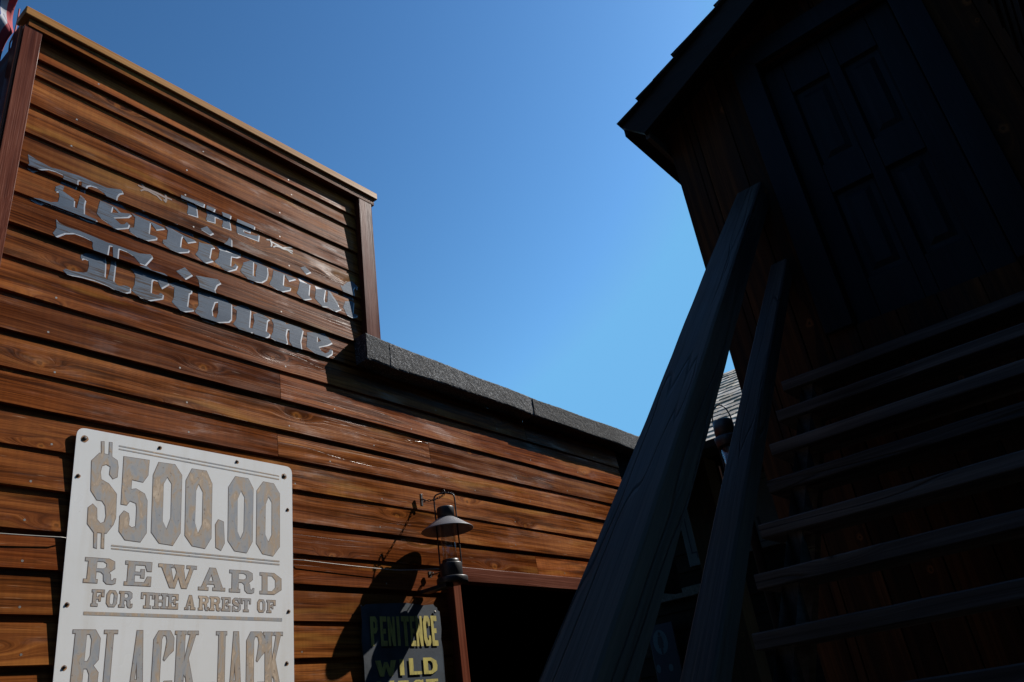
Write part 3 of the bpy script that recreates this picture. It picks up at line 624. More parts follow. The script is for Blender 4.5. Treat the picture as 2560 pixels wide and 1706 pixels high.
# ------------------------------------------------------------------ lettering alphabets (unit boxes)
def bx(a, b, c, d): return [(a, b), (c, b), (c, d), (a, d)]
SLAB = {
 'R': ([bx(0, 0, .42, .13), bx(.1, 0, .36, 1), bx(0, .87, .5, 1), [(.3, 1), (.74, 1), (.92, .9), (.94, .62), (.78, .46), (.3, .46)], [(.46, .5), (.72, .52), (.82, .36), (.84, .14), (.9, .1), (.95, .2), (1, .2), (.99, .02), (.9, -.03), (.72, -.02), (.62, .1), (.6, .36)]], [[(.36, .88), (.58, .88), (.68, .8), (.68, .66), (.58, .58), (.36, .58)]]),
 'E': ([bx(.1, 0, .36, 1), bx(0, .87, 1, 1), [(.84, .62), (1, .62), (1, .9), (.74, .9)], bx(.3, .45, .68, .56), bx(.6, .33, .73, .68), bx(0, 0, 1, .13), [(.74, .1), (1, .1), (1, .38), (.86, .38)]], []),
 'W': ([bx(0, .88, .36, 1), bx(.4, .88, .66, 1), bx(.74, .88, 1, 1), [(.06, .95), (.30, .95), (.43, 0), (.31, 0)], [(.36, 0), (.44, 0), (.60, .95), (.52, .95)], [(.42, .95), (.64, .95), (.74, 0), (.62, 0)], [(.66, 0), (.75, 0), (.93, .95), (.84, .95)]], []),
 'A': ([[(.08, .05), (.24, .05), (.56, 1), (.40, 1)], [(.40, 1), (.62, 1), (.93, .05), (.64, .05)], bx(.26, .28, .7, .4), bx(0, 0, .36, .12), bx(.54, 0, 1, .12)], []),
 'D': ([bx(0, 0, .5, .12), bx(0, .88, .5, 1), [(.1, 0), (.66, 0), (1, .24), (1, .76), (.66, 1), (.1, 1)]], [[(.34, .13), (.56, .13), (.72, .32), (.72, .68), (.56, .87), (.34, .87)]]),
 'F': ([bx(.1, 0, .36, 1), bx(0, .87, 1, 1), [(.84, .6), (1, .6), (1, .9), (.74, .9)], bx(.3, .44, .68, .56), bx(.6, .32, .73, .68), bx(0, 0, .5, .13)], []),
 'O': ([[(.22, 0), (.78, 0), (1, .22), (1, .78), (.78, 1), (.22, 1), (0, .78), (0, .22)]], [[(.38, .13), (.62, .13), (.72, .28), (.72, .72), (.62, .87), (.38, .87), (.28, .72), (.28, .28)]]),
 'T': ([bx(.37, 0, .63, 1), bx(0, .87, 1, 1), bx(0, .62, .13, .9), bx(.87, .62, 1, .9), bx(.22, 0, .78, .13)], []),
 'H': ([bx(.12, 0, .34, 1), bx(.66, 0, .88, 1), bx(.3, .45, .7, .56), bx(0, 0, .44, .12), bx(.56, 0, 1, .12), bx(0, .88, .44, 1), bx(.56, .88, 1, 1)], []),
 'S': ([[(0, 0), (.12, 0), (.2, .06), (.36, 0), (.76, 0), (1, .16), (1, .46), (.78, .6), (.34, .68), (.26, .76), (.34, .87), (.6, .87), (.82, .64), (.94, .64), (.94, 1), (.84, 1), (.76, .95), (.6, 1), (.26, 1), (.02, .84), (.02, .6), (.24, .46), (.66, .38), (.74, .28), (.66, .13), (.38, .13), (.14, .38), (0, .38)]], []),
 'B': ([bx(-.1, .955, .5, 1), [(0, 0), (.72, 0), (.98, .1), (1, .4), (.78, .50), (.96, .58), (.96, .88), (.75, 1), (0, 1)]], [[(.42, .56), (.55, .56), (.64, .64), (.64, .86), (.55, .94), (.42, .94)], [(.42, .08), (.55, .08), (.66, .16), (.66, .38), (.56, .46), (.42, .46)]]),
 'L': ([bx(.22, 0, .66, 1), bx(0, .955, .95, 1), bx(0, 0, 1.3, .06), bx(1.05, 0, 1.3, .2)], []),
 'C': ([[(.2, 0), (.78, 0), (1, .1), (1, .3), (.62, .3), (.62, .12), (.55, .06), (.46, .06), (.38, .12), (.38, .88), (.46, .94), (.60, .93), (.66, .86), (.60, .72), (.52, .6), (.58, .585), (.78, .66), (1, .72), (1, .9), (.8, 1), (.22, 1), (0, .88), (0, .12)]], []),
 'K': ([bx(.08, 0, .42, 1), bx(0, .955, .46, 1), bx(.54, .955, 1, 1), [(.66, .97), (.9, .97), (.5, .5), (.5, .36), (.38, .42), (.38, .5)], [(.44, .56), (.6, .62), (1, .02), (.66, .02)], bx(0, 0, .5, .05), bx(.55, 0, 1.05, .05)], []),
 'J': ([bx(.2, .14, .85, 1), bx(-.05, .955, 1, 1), [(.2, .3), (.85, .3), (.85, .1), (.6, 0), (.0, 0), (-.5, .1), (-.5, .3), (-.1, .3), (-.1, .12), (.2, .1)]], []),
}
SLAB['A2'] = ([[(.02, .0), (.24, .0), (.62, 1), (.34, 1)], [(.34, 1), (.72, 1), (1, .0), (.62, .0)], bx(.2, .25, .75, .32)], [])
SANS = {
 'P': ([bx(.05, 0, .42, 1), [(.1, 1), (.7, 1), (.98, .85), (.98, .58), (.7, .42), (.1, .42)]], [[(.42, .82), (.56, .82), (.64, .74), (.64, .66), (.56, .60), (.42, .60)]]),
 'E': ([bx(.05, 0, .46, 1), bx(.05, .82, 1, 1), bx(.05, .42, .85, .58), bx(.05, 0, 1, .18)], []),
 'N': ([bx(.02, 0, .34, 1), bx(.66, 0, .98, 1), [(.02, 1), (.38, 1), (.98, 0), (.62, 0)]], []),
 'I': ([bx(.1, 0, .9, 1)], []),
 'T': ([bx(.3, 0, .7, 1), bx(0, .82, 1, 1)], []),
 'C': ([[(.25, 0), (.8, 0), (1, .12), (1, .34), (.7, .34), (.68, .2), (.55, .18), (.42, .3), (.42, .7), (.55, .82), (.68, .8), (.7, .66), (1, .66), (1, .88), (.8, 1), (.25, 1), (0, .78), (0, .22)]], []),
 'W': ([[(0, 1), (.26, 1), (.4, 0), (.2, 0)], [(.2, 0), (.38, 0), (.56, .9), (.42, .9)], [(.42, .9), (.58, .9), (.8, 0), (.62, 0)], [(.62, 0), (.8, 0), (1, 1), (.74, 1)]], []),
 'L': ([bx(.05, 0, .38, 1), bx(.05, 0, 1, .2)], []),
 'D': ([[(.03, 0), (.6, 0), (.95, .2), (1, .5), (.95, .8), (.6, 1), (.03, 1)]], [[(.34, .2), (.54, .2), (.66, .34), (.68, .5), (.66, .66), (.54, .8), (.34, .8)]]),
 'S': SLAB['S'],
}
def words(rows, font, sub=None, jit=0.0):
    p = []; n = []
    for ch, x0, x1, z0, z1 in rows:
        a, b = font[(sub or {}).get(ch, ch)]
        f = lambda q: (x0 + q[0] * (x1 - x0), z0 + q[1] * (z1 - z0))
        p += [[f(q) for q in s] for s in a]; n += [[f(q) for q in s] for s in b]
    return p, n
def flat(p, n, y, cl=None):
    mb = MB()
    for t in cdt(p, n):
        mb.face([(q.x, y, q.y) for q in t])
    return mb
def grow(polys, e):
    out = []
    for p in polys:
        n = len(p); ar = sum(p[i][0] * p[(i + 1) % n][1] - p[(i + 1) % n][0] * p[i][1] for i in range(n))
        sg = 1 if ar > 0 else -1
        q = []
        for i in range(n):
            a = Vector(p[i - 1]); b = Vector(p[i]); c = Vector(p[(i + 1) % n])
            d1 = (b - a); d2 = (c - b)
            if d1.length < 1e-9 or d2.length < 1e-9: q.append(tuple(b)); continue
            d1.normalize(); d2.normalize()
            nn = Vector((d1.y + d2.y, -d1.x - d2.x)) * sg
            l = nn.length
            k = e / max(0.5, l / 2)
            q.append(tuple(b + (nn / l if l > 1e-6 else nn) * k))
        out.append(q)
    return out

# ------------------------------------------------------------------ reward poster
PY = 3.069
kP = PY / 3.05
def sp_(q): return (q[0] * kP, 1.6 + (q[1] - 1.6) * kP)
for key in ('bp', 'bn', 'rules'):
    DATA[key] = [[sp_(q) for q in p] for p in DATA[key]]
for key in ('poster', 'screws'):
    DATA[key] = [sp_(q) for q in DATA[key]]
for key in ('reward', 'arrest', 'jack'):
    DATA[key] = [(c, a * kP, b * kP, 1.6 + (z0 - 1.6) * kP, 1.6 + (z1 - 1.6) * kP) for c, a, b, z0, z1 in DATA[key]]
pst = thing('reward_poster', (1.79, PY, 1.15), 'large white enamel sign with worn brown lettering offering a $500.00 reward', 'sign')
tl, tr, br, bl = [Vector(p) for p in DATA['poster']]
bl = tl + (bl - tl) * 1.85; br = tr + (br - tr) * 1.85
def rounded(c, r):
    out = []
    n = len(c)
    for i in range(n):
        a = (c[i - 1] - c[i]).normalized(); b = (c[(i + 1) % n] - c[i]).normalized()
        p0 = c[i] + a * r; p1 = c[i] + b * r
        for t in range(7):
            u = t / 6
            out.append(tuple(p0 * (1 - u) ** 2 + c[i] * 2 * u * (1 - u) + p1 * u * u))
    return out
pl = rounded([tl, tr, br, bl], 0.035)
mb = MB(); mb.prism(pl, lambda p: (p[0], PY, p[1]), lambda p: (p[0], PY + .004, p[1]))
link('panel', mb, M['poster'], pst)
def lettering(name, p, n, par, y, edge=True):
    o = link(name, flat(p, n, y - .0008), M['gilt'], par)
    if edge:
        link('letter_edge', flat(grow(p, .0022), grow(n, -.0016), y - .0004), M['giltedge'], o)
    return o
lettering('amount_lettering', DATA['bp'], DATA['bn'], pst, PY)
lettering('word_lettering', *words(DATA['reward'], SLAB), pst, PY)
for a, b in ((0, 3), (3, 6), (6, 12), (12, 14)):
    lettering('word_lettering', *words(DATA['arrest'][a:b], SLAB), pst, PY)
for a, b in ((0, 5), (5, 9)):
    lettering('word_lettering', *words(DATA['jack'][a:b], SLAB, {'A': 'A2'}), pst, PY)
mb = flat(DATA['rules'], [], PY - .0006)
link('ruled_line', mb, M['gilt'], pst)
for k, (x, z) in enumerate(DATA['screws']):
    r = 0.0085 if k in (0, 3) else 0.0055
    mb = MB()
    mb.lathe([(r, 0), (r * .95, .002), (r * .6, .0035), (0.0005, .004)], 0, 0, 14)
    m2 = Matrix.Translation((x, PY - .0014, z)) @ Matrix.Rotation(math.radians(90), 4, 'X')
    s = link('screw', mb, M['screw'], pst, matrix=m2)
    mb = MB()
    rk = random.Random(k)
    mb.face([(x + r * (1.5 + .35 * rk.random()) * math.cos(t * .45), PY - .0006, z - .002 + r * (1.5 + .4 * rk.random()) * math.sin(t * .45)) for t in range(14)])
    link('rust_ring', mb, M['rust'], pst)

# ------------------------------------------------------------------ penitence sign
SY = 3.058
sgn = thing('painted_metal_sign', (2.95, SY, 1.5), 'ragged edged dark blue grey metal sign with yellow lettering beside the dark doorway', 'sign')
kS = SY / 3.041
for key in ('pen', 'wild', 'west'):
    DATA[key] = [(c, a * kS, b * kS, 1.6 + (z0 - 1.6) * kS, 1.6 + (z1 - 1.6) * kS) for c, a, b, z0, z1 in DATA[key]]
sp = [(p[0] * kS, 1.6 + (p[1] - 1.6) * kS) for p in DATA['sign']]
zb = 1.62
sp = [(x, z if z > 1.95 else zb) for x, z in sp]
mb = MB(); mb.prism(sp, lambda p: (p[0], SY + .0025 * math.sin(p[1] * 9), p[1]), lambda p: (p[0], SY + .004 + .0025 * math.sin(p[1] * 9), p[1]))
link('panel', mb, M['signblue'], sgn)
p1, n1 = words(DATA['pen'], SANS); p2, n2 = words(DATA['wild'], SANS); p3, n3 = words(DATA['west'], SANS)
link('yellow_lettering', flat(p1 + p2 + p3, n1 + n2 + n3, SY - .0034), M['yellow'], sgn)
x, z = DATA['wscrew'][0]
mb = MB(); mb.lathe([(.008, 0), (.0075, .003), (.003, .006), (.0005, .0062)], 0, 0, 12)
link('screw', mb, M['wire'], sgn, matrix=Matrix.Translation((x * kS, SY - .003, z)) @ Matrix.Rotation(math.radians(90), 4, 'X'))

# ------------------------------------------------------------------ lantern on the left wall
LX, LY = 3.194, 2.905
def lz(z): return 1.6 + (z - 1.6) * 1.0157
def lp(p): return [(r, lz(z)) for r, z in p]
lan = thing('hanging_lantern', (LX, LY, lz(2.376)), 'black railway style lantern with wide conical shade beside the dark doorway', 'lantern')
mb = MB(); mb.lathe(lp([(.0005, 2.782), (.043, 2.782), (.0465, 2.779), (.0475, 2.775), (.0475, 2.722), (.035, 2.718)]), LX, LY)
link('chimney_cap', mb, M['metal'], lan)
mb = MB(); mb.lathe(lp([(.036, 2.726), (.047, 2.722), (.090, 2.694), (.141, 2.659), (.143, 2.656), (.140, 2.654), (.088, 2.688), (.046, 2.715), (.036, 2.717)]), LX, LY, 64)
link('lamp_shade', mb, M['metalshade'], lan)
mb = MB(); mb.lathe(lp([(.040, 2.495), (.040, 2.712), (.038, 2.712), (.038, 2.495)]), LX, LY, 48)
link('glass_tube', mb, M['glass'], lan)
mb = MB(); mb.lathe(lp([(.036, 2.478), (.043, 2.480), (.045, 2.484), (.045, 2.498), (.0375, 2.500), (.036, 2.492), (.0005, 2.492)]), LX, LY)
link('burner_ring', mb, M['metal'], lan)
mb = MB(); mb.lathe(lp([(.0005, 2.481), (.055, 2.481), (.0585, 2.478), (.0595, 2.474), (.0595, 2.408), (.056, 2.404)]), LX, LY)
link('oil_tank', mb, M['metal'], lan)
mb = MB(); mb.lathe(lp([(.0005, 2.407), (.079, 2.407), (.083, 2.404), (.084, 2.401), (.084, 2.380), (.081, 2.376), (.0005, 2.376)]), LX, LY)
link('base_flange', mb, M['metal'], lan)
BU = Vector((.70, -.714, 0))
def bp(s, z): return Vector((LX, LY, lz(z))) + BU * s
mb = MB()
for s in (-1, 1):
    mb.tube([bp(s * .0575, 2.47), bp(s * .0565, 2.715)], .0042)
pts = [bp(-.0565, 2.70), bp(-.057, 2.76), bp(-.057, 2.815)]
for t in range(13):
    a = math.pi * (1 - t / 12)
    ca, sa = math.cos(a), math.sin(a)
    pts.append(bp(.057 * math.copysign(abs(ca) ** .65, ca), 2.822 + .040 * abs(sa) ** .65))
pts += [bp(.057, 2.815), bp(.057, 2.76), bp(.0565, 2.70)]
mb.tube(pts, .0042)
link('bail_handle', mb, M['metal'], lan)
def ring_pts(c, u, v, ru, rv, n=16):
    c = Vector(c)
    return [c + Vector(u) * ru * math.cos(2 * math.pi * k / n) + Vector(v) * rv * math.sin(2 * math.pi * k / n) for k in range(n + 1)]
mb = MB(); mb.tube(ring_pts(bp(0, 2.868), (0, 1, 0), (0, 0, 1), .008, .013), .0026)
link('top_loop', mb, M['metal'], lan)
A_ = Vector((3.178, 3.05, 2.880)); B_ = bp(0.004, 2.856)
mb = MB()
nl = 9
for k in range(nl):
    u0 = (k + .5) / nl
    sg_ = .014 * 4
    p = A_.lerp(B_, u0) - Vector((0, 0, sg_ * u0 * (1 - u0)))
    p1 = A_.lerp(B_, u0 + .02) - Vector((0, 0, sg_ * (u0 + .02) * (1 - u0 - .02)))
    d = (p1 - p).normalized()
    sd = d.cross(Vector((0, 0, 1))).normalized()
    up = sd.cross(d)
    w = sd if k % 2 else up
    mb.tube(ring_pts(p, d, w, .0115, .0058, 12), .0019, 6)
link('chain', mb, M['darkwire'], lan)
mb = MB(); mb.box(3.171, 3.184, 3.058, 3.070, 2.850, 2.920)
link('hook_plate', mb, M['metal'], lan, 0.001)
mb = MB(); mb.tube([(3.178, 3.06, 2.89), (3.178, 3.047, 2.886), (3.178, 3.040, 2.876), (3.178, 3.046, 2.866)], .003)
link('wall_hook', mb, M['metal'], lan)
mb = MB(); mb.box(LX - .075, LX - .015, LY - .02, 3.075, lz(2.355), lz(2.375))
link('wall_bracket', mb, M['metal'], lan, 0.003)

# ------------------------------------------------------------------ wires along the wall
def sag(a, b, s, n=14):
    a = Vector(a); b = Vector(b)
    return [a.lerp(b, k / n) - Vector((0, 0, s * 4 * (k / n) * (1 - k / n))) for k in range(n + 1)]
mb = MB(); mb.tube(sag((0.93, 3.062, 2.492), (1.27, 3.066, 2.499), .002), .0022, 6)
mb.tube(sag((1.27, 3.066, 2.499), (1.34, 3.084, 2.500), .0), .0022, 6)
mb.tube(sag((1.34, 3.084, 2.500), (2.27, 3.084, 2.494), .0), .0020, 6)
mb.tube(sag((2.27, 3.084, 2.494), (2.36, 3.064, 2.490), .0), .0020, 6)
mb.tube(sag((2.36, 3.064, 2.490), (2.93, 3.058, 2.478), .002), .0020, 6)
mb.tube(sag((2.93, 3.058, 2.478), (3.16, 2.95, 2.478), .004), .0022, 6)
for k in range(2):
    q = []
    for t in range(31):
        u = t / 30; a = u * 20 + k * math.pi
        p = Vector((3.06, 3.02, 2.476)).lerp(Vector((3.165, 2.95, 2.472)), u)
        q.append(p + Vector((0, .003 * math.cos(a), .003 * math.sin(a))))
    mb.tube(q, .0014, 5)
tag(link('wall_wire', mb, M['wire']), 'thin galvanised wire strung along the clapboards behind the reward sign', 'wire')
mb = MB()
mb.tube(sag((3.192, 3.07, 2.470), (3.175, 2.965, 2.462), .002), .0032, 6)
mb.tube(ring_pts((3.19, 3.045, 2.468), (.2, .98, 0), (0, 0, 1), .012, .009), .0026, 6)
mb.box(3.182, 3.200, 3.058, 3.070, 2.455, 2.486)
tag(link('stay_wire', mb, M['darkwire']), 'short dark stay wire looped between wall eyelet and lantern base', 'wire')

# ------------------------------------------------------------------ bunting at the far left
bun = thing('fan_bunting', (0.66, 3.2, 4.62), 'pleated red white and blue fan bunting hanging past the left corner of the building', 'bunting')
mb = MB()
cx, cz = 0.545, 5.24
rows = []; na = 140; nr = 27
for a in range(na + 1):
    th = math.radians(-182 + 184 * a / na)
    row = []
    for r in range(nr + 1):
        u = r / nr
        sc_ = 1 + .05 * math.cos(th * 22)
        rad = (.02 + .98 * u)
        pl_ = .030 * u * math.sin(th * 22)
        row.append((cx + .292 * rad * (1 + (sc_ - 1) * .4) * math.copysign(abs(math.cos(th)) ** .45, math.cos(th)), 3.2 + pl_, cz + 1.10 * rad * sc_ * math.sin(th)))
    rows.append(row)
mb.grid(rows, 0.5, 0, True)
bo = link('cloth', mb, M['bunting'], bun)
at = bo.data.attributes.new('band', 'FLOAT', 'POINT')
vals = []
for a in range(na + 1):
    for r in range(nr + 1): vals.append(r / nr)
at.data.foreach_set('value', vals)
sm = bo.modifiers.new('thickness', 'SOLIDIFY'); sm.thickness = .003
mb = MB(); mb.tube([(0.842, 3.185, 5.05), (0.840, 3.17, 4.96), (0.836, 3.16, 4.86), (0.826, 3.16, 4.79), (0.828, 3.16, 4.74)], .0035, 6)
link('cord', mb, M['redcord'], bun)
mb = MB(); mb.tube([(0.20, 3.2, 5.245), (0.845, 3.2, 5.245)], .006, 6)
link('hanging_rod', mb, M['redcord'], bun)

# ------------------------------------------------------------------ right building with gable, door and stairs
S = 0.88
def K(x, y, z): return (x * S, y * S, 1.6 + (z - 1.6) * S)
G0 = 1.6 - 1.6 / S                                     # ground level in unscaled height
gab = thing('gabled_building', (3.96 * S + .6, .3, 0), 'dark plank gabled building in shade with a panelled upper door', 'building')
ZR = 5.555; SL = 0.494; YC = .31
def zroof(y): return ZR - SL * abs(y - YC)
mb = MB()
edges = [1.38, 1.235, 1.19, .985, .862]
rs = random.Random(5)
y = .862
def plank(mb, ya, yb, z0, z1a, z1b, x=3.96, rn=None):
    rn = rs.random() if rn is None else rn
    dx = rs.uniform(0, .008)
    e = .0025
    ya -= e; yb += e
    pts = [(ya, z0), (yb, z0), (yb, z1b), (ya, z1a)]
    mb.prism(pts, lambda p: K(x - dx, p[0], p[1]), lambda p: K(x + .03, p[0], p[1]), rn)
for k in range(len(edges) - 1):
    a, b = edges[k], edges[k + 1]
    plank(mb, a, b, G0, zroof(a) - .09, zroof(b) - .09)
ye = [.862, .72, .52, .33, .14, -.03, -.17, -.36, -.42]
for k in range(len(ye) - 1):
    a, b = ye[k], ye[k + 1]
    ins = .725 > a > -.02 or (a <= .72 and b >= -.03)
    if a <= .72 and b >= -.031:
        if a > YC > b:
            plank(mb, a, YC, 5.0, zroof(a) - .09, zroof(YC) - .09, rn=.4); plank(mb, YC, b, 5.0, zroof(YC) - .09, zroof(b) - .09, rn=.4)
        else:
            plank(mb, a, b, 5.0, zroof(a) - .09, zroof(b) - .09)
        plank(mb, a, b, G0, 3.22, 3.22)
    else:
        plank(mb, a, b, G0, zroof(a) - .09, zroof(b) - .09)
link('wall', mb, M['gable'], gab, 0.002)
mb = MB()
mb.prism([(1.375, G0), (-1.0, G0), (-1.0, zroof(-1.0) - .1), (YC, ZR - .1), (1.375, zroof(1.375) - .1)], lambda p: K(4.10, p[0], p[1]), lambda p: K(8.0, p[0], p[1]), .3)
mb.prism([(-.425, G0), (-1.0, G0), (-1.0, zroof(-1.0) - .1), (-.425, zroof(-.425) - .1)], lambda p: K(3.97, p[0], p[1]), lambda p: K(4.098, p[0], p[1]), .5)
mb.prism([(1.378, G0), (.86, G0), (.86, zroof(.86) - .1), (1.378, zroof(1.378) - .1)], lambda p: K(3.992, p[0], p[1]), lambda p: K(4.098, p[0], p[1]), .4)
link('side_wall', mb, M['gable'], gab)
# door frame and door
mb = MB()
mb.prism([(.72, 3.22), (.862, 3.22), (.862, 5.14), (.72, 5.0)], lambda p: K(3.925, p[0], p[1]), lambda p: K(4.03, p[0], p[1]), .5)
mb.prism([(-.03, 3.22), (-.17, 3.22), (-.17, 5.14), (-.03, 5.0)], lambda p: K(3.925, p[0], p[1]), lambda p: K(4.03, p[0], p[1]), .4)
mb.prism([(.862, 5.141), (-.17, 5.141), (-.03, 5.001), (.72, 5.001)], lambda p: K(3.923, p[0], p[1]), lambda p: K(4.03, p[0], p[1]), .6)
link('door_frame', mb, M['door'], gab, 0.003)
door = thing('door', (0, 0, 0), '', 'x')
for k in ('label', 'category'): del door[k]
bpy.data.objects.remove(door)
mb = MB()
DX = 4.02
Y0, Y1 = -.026, .716; Zb, Zt = 3.235, 4.985
def dbox(mb, ya, yb, z0, z1, xa, xb, rn=.5):
    a = K(xa, yb, z0); b = K(xb, ya, z1)
    mb.box(a[0], b[0], a[1], b[1], a[2], b[2], rn)
L = (.60, .38); Rr = (.315, .105); U = (4.20, 4.745); D_ = (3.46, 4.01)
dbox(mb, Y1, L[0], Zb, Zt, DX, DX + .04, .4)
dbox(mb, L[1], Rr[0], Zb, Zt, DX, DX + .04, .6)
dbox(mb, Rr[1], Y0, Zb, Zt, DX, DX + .04, .5)
for (z0, z1, rn) in ((Zb, D_[0], .3), (D_[1], U[0], .7), (U[1], Zt, .5)):
    dbox(mb, L[0] - .001, L[1] + .001, z0, z1, DX + .001, DX + .04, rn)
    dbox(mb, Rr[0] - .001, Rr[1] + .001, z0, z1, DX + .001, DX + .04, rn)
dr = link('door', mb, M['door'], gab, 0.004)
for (ya, yb) in (L, Rr):
    for (z0, z1) in (U, D_):
        mb = MB()
        i1 = .012; i2 = .04
        def rg(m, x): return [K(x, ya - m, z0 + m), K(x, yb + m, z0 + m), K(x, yb + m, z1 - m), K(x, ya - m, z1 - m)]
        mb.grid([rg(0, DX + .012), rg(i1, DX + .026), rg(i2, DX + .028), rg(i2 + .03, DX + .016)], .5, 0, False, True)
        mb.face(rg(i2 + .03, DX + .016))
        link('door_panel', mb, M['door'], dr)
kx, ky, kz = K(DX, .035, 4.08)
mb = MB(); mb.lathe([(.022, 0), (.022, .006), (.008, .01), (.008, .03), (.02, .038), (.024, .05), (.018, .062), (.0005, .066)], 0, 0, 20)
link('door_knob', mb, M['metal'], dr, matrix=Matrix.Translation((kx, ky, kz)) @ Matrix.Rotation(math.radians(-90), 4, 'Y'))
# roof
XF = 3.70; XB = 8.3
mb = MB()
for sgn_ in (1, -1):
    ang = math.atan(SL)
    ey = 1.555 - YC                                    # horizontal reach of the slope
    sl_len = ey / math.cos(ang)
    ncs = 8
    cl = sl_len / ncs
    for c in range(ncs):
        s0 = c * cl - (.012 if c == 0 else 0); s1 = (c + 1) * cl + .03
        if c == ncs - 1: s1 = sl_len + .004
        xx = XF - .03
        rk = random.Random(c * 7 + sgn_)
        if True:
            while xx < XB:
                w = rk.uniform(.11, .2)
                def P(s, up, x):                       # s from eave upward
                    yy = ey - s * math.cos(ang); zz = 4.94 + s * math.sin(ang)
                    return K(x, YC + sgn_ * (yy + up * math.sin(ang)), zz + up * math.cos(ang))
                j = rk.uniform(-.012, .012)
                f0 = rk.uniform(-.012, .006)
                xs = xx + (f0 if xx < XF else 0)
                ua, ub = .004, .024 + rk.uniform(-.003, .003)
                i = len(mb.v)
                q = [P(s0 + j, ua, xs), P(s0 + j, ub, xs), P(s1, .002, xs), P(s1, -.006, xs)]
                q2 = [P(s0 + j, ua, xx + w - .004), P(s0 + j, ub, xx + w - .004), P(s1, .002, xx + w - .004), P(s1, -.006, xx + w - .004)]
                rn = rk.random()
                mb.face(q, rn); mb.face(q2, rn)
                for t in range(4):
                    mb.face([q[t], q[(t + 1) % 4], q2[(t + 1) % 4], q2[t]], rn)
                xx += w
roof = link('roof', mb, M['shingle'], gab)
mb = MB()
mb.prism([(1.555, 4.936), (YC, ZR - .006), (-.935, 4.936), (-.935, 4.88), (YC, ZR - .062), (1.555, 4.88)], lambda p: K(XF + .032, p[0], p[1]), lambda p: K(XB, p[0], p[1]), .4)
link('roof_deck', mb, M['gablex'], roof)
mb = MB()
mb.prism([(1.553, 4.932), (YC, ZR - .006), (YC, ZR - .2), (1.418, 4.797)], lambda p: K(XF, p[0], p[1]), lambda p: K(XF + .03, p[0], p[1]), .4)
mb.prism([(-.933, 4.932), (YC - .001, ZR - .006), (YC - .001, ZR - .2), (-.798, 4.797)], lambda p: K(XF, p[0], p[1]), lambda p: K(XF + .03, p[0], p[1]), .6)
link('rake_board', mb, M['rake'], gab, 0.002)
mb = MB()
mb.prism([(1.428, 4.84), (1.40, 4.84), (1.40, 4.772), (1.428, 4.772)], lambda p: K(XF + .032, p[0], p[1]), lambda p: K(XB, p[0], p[1]), .9)
link('eave_batten', mb, M['rail'], gab)
# wing wall on the right of the stairs
mb = MB()
z = G0; i = 0
while z < 5.1:
    zz = min(z + .17, 5.12)
    y0 = -.42 + rs.uniform(-.003, .003)
    mb.prism([(y0 + .012, z), (y0, zz + .01), (y0 - .03, zz + .01), (y0 - .03, z)], lambda p: K(2.9, p[0], p[1]), lambda p: K(3.93, p[0], p[1]), rs.random())
    z = zz
link('wing_wall', mb, M['gablex'], gab)

# ------------------------------------------------------------------ staircase
st = thing('timber_staircase', K(2.2, .4, G0), 'steep open timber staircase with grey handrails climbing to the dark upper door', 'stairs')
def ytr(k): return 1.11 - (.03 if k == 6 else 0) + ((k * 37) % 5 - 2) * .004
for k in range(0, 15):
    xf = 3.758 - .2 * k; zt = 3.003 - .2 * k
    xe = xf + (.235 if k else .185)
    th = .052
    a = K(xf, -.41, zt - th); b = K(xe, ytr(k), zt)
    mb = MB()
    n = 14; rk = random.Random(k)
    rows = []
    for t in range(n + 1):
        yy = a[1] + (b[1] - a[1]) * t / n
        j = .0015 * math.sin(yy * 6 + k); w = rk.uniform(-.001, .001)
        rows.append([(a[0] + .003 + j, yy, b[2] + w), (a[0] + j, yy, b[2] - .004 + w), (a[0] + j, yy, a[2] + .003), (a[0] + .004 + j, yy, a[2]), (b[0], yy, a[2]), (b[0], yy, b[2])])
    rn = rk.random()
    mb.grid(rows, rn, 0, False, True)
    mb.face(rows[0][::-1], rn); mb.face(rows[-1], rn)
    link('tread', mb, M['tread'], st)
for (ya, yb) in ((.965, 1.025), (-.36, -.30)):
    poly = []
    for k in range(0, 15):
        xf = 3.758 - .2 * k + .03; zt = 3.003 - .2 * k - .053
        poly.append((xf + .2 if k else 3.955, zt)); poly.append((xf, zt))
    xl, zl = poly[-1]
    poly.append((xl, zl - .14))
    poly.append((3.955, zl - .14 + (3.955 - xl)))
    mb = MB()
    # convex pieces so that the outline fills cleanly
    for t in cdt([poly], []):
        i = len(mb.v)
        for yy in (ya, yb):
            mb.face([K(q.x, yy, q.y) for q in t], .5)
    n = len(poly)
    for t in range(n):
        p, q = poly[t], poly[(t + 1) % n]
        mb.face([K(p[0], ya, p[1]), K(q[0], ya, q[1]), K(q[0], yb, q[1]), K(p[0], yb, p[1])], .5)
    link('stringer', mb, M['string'], st)
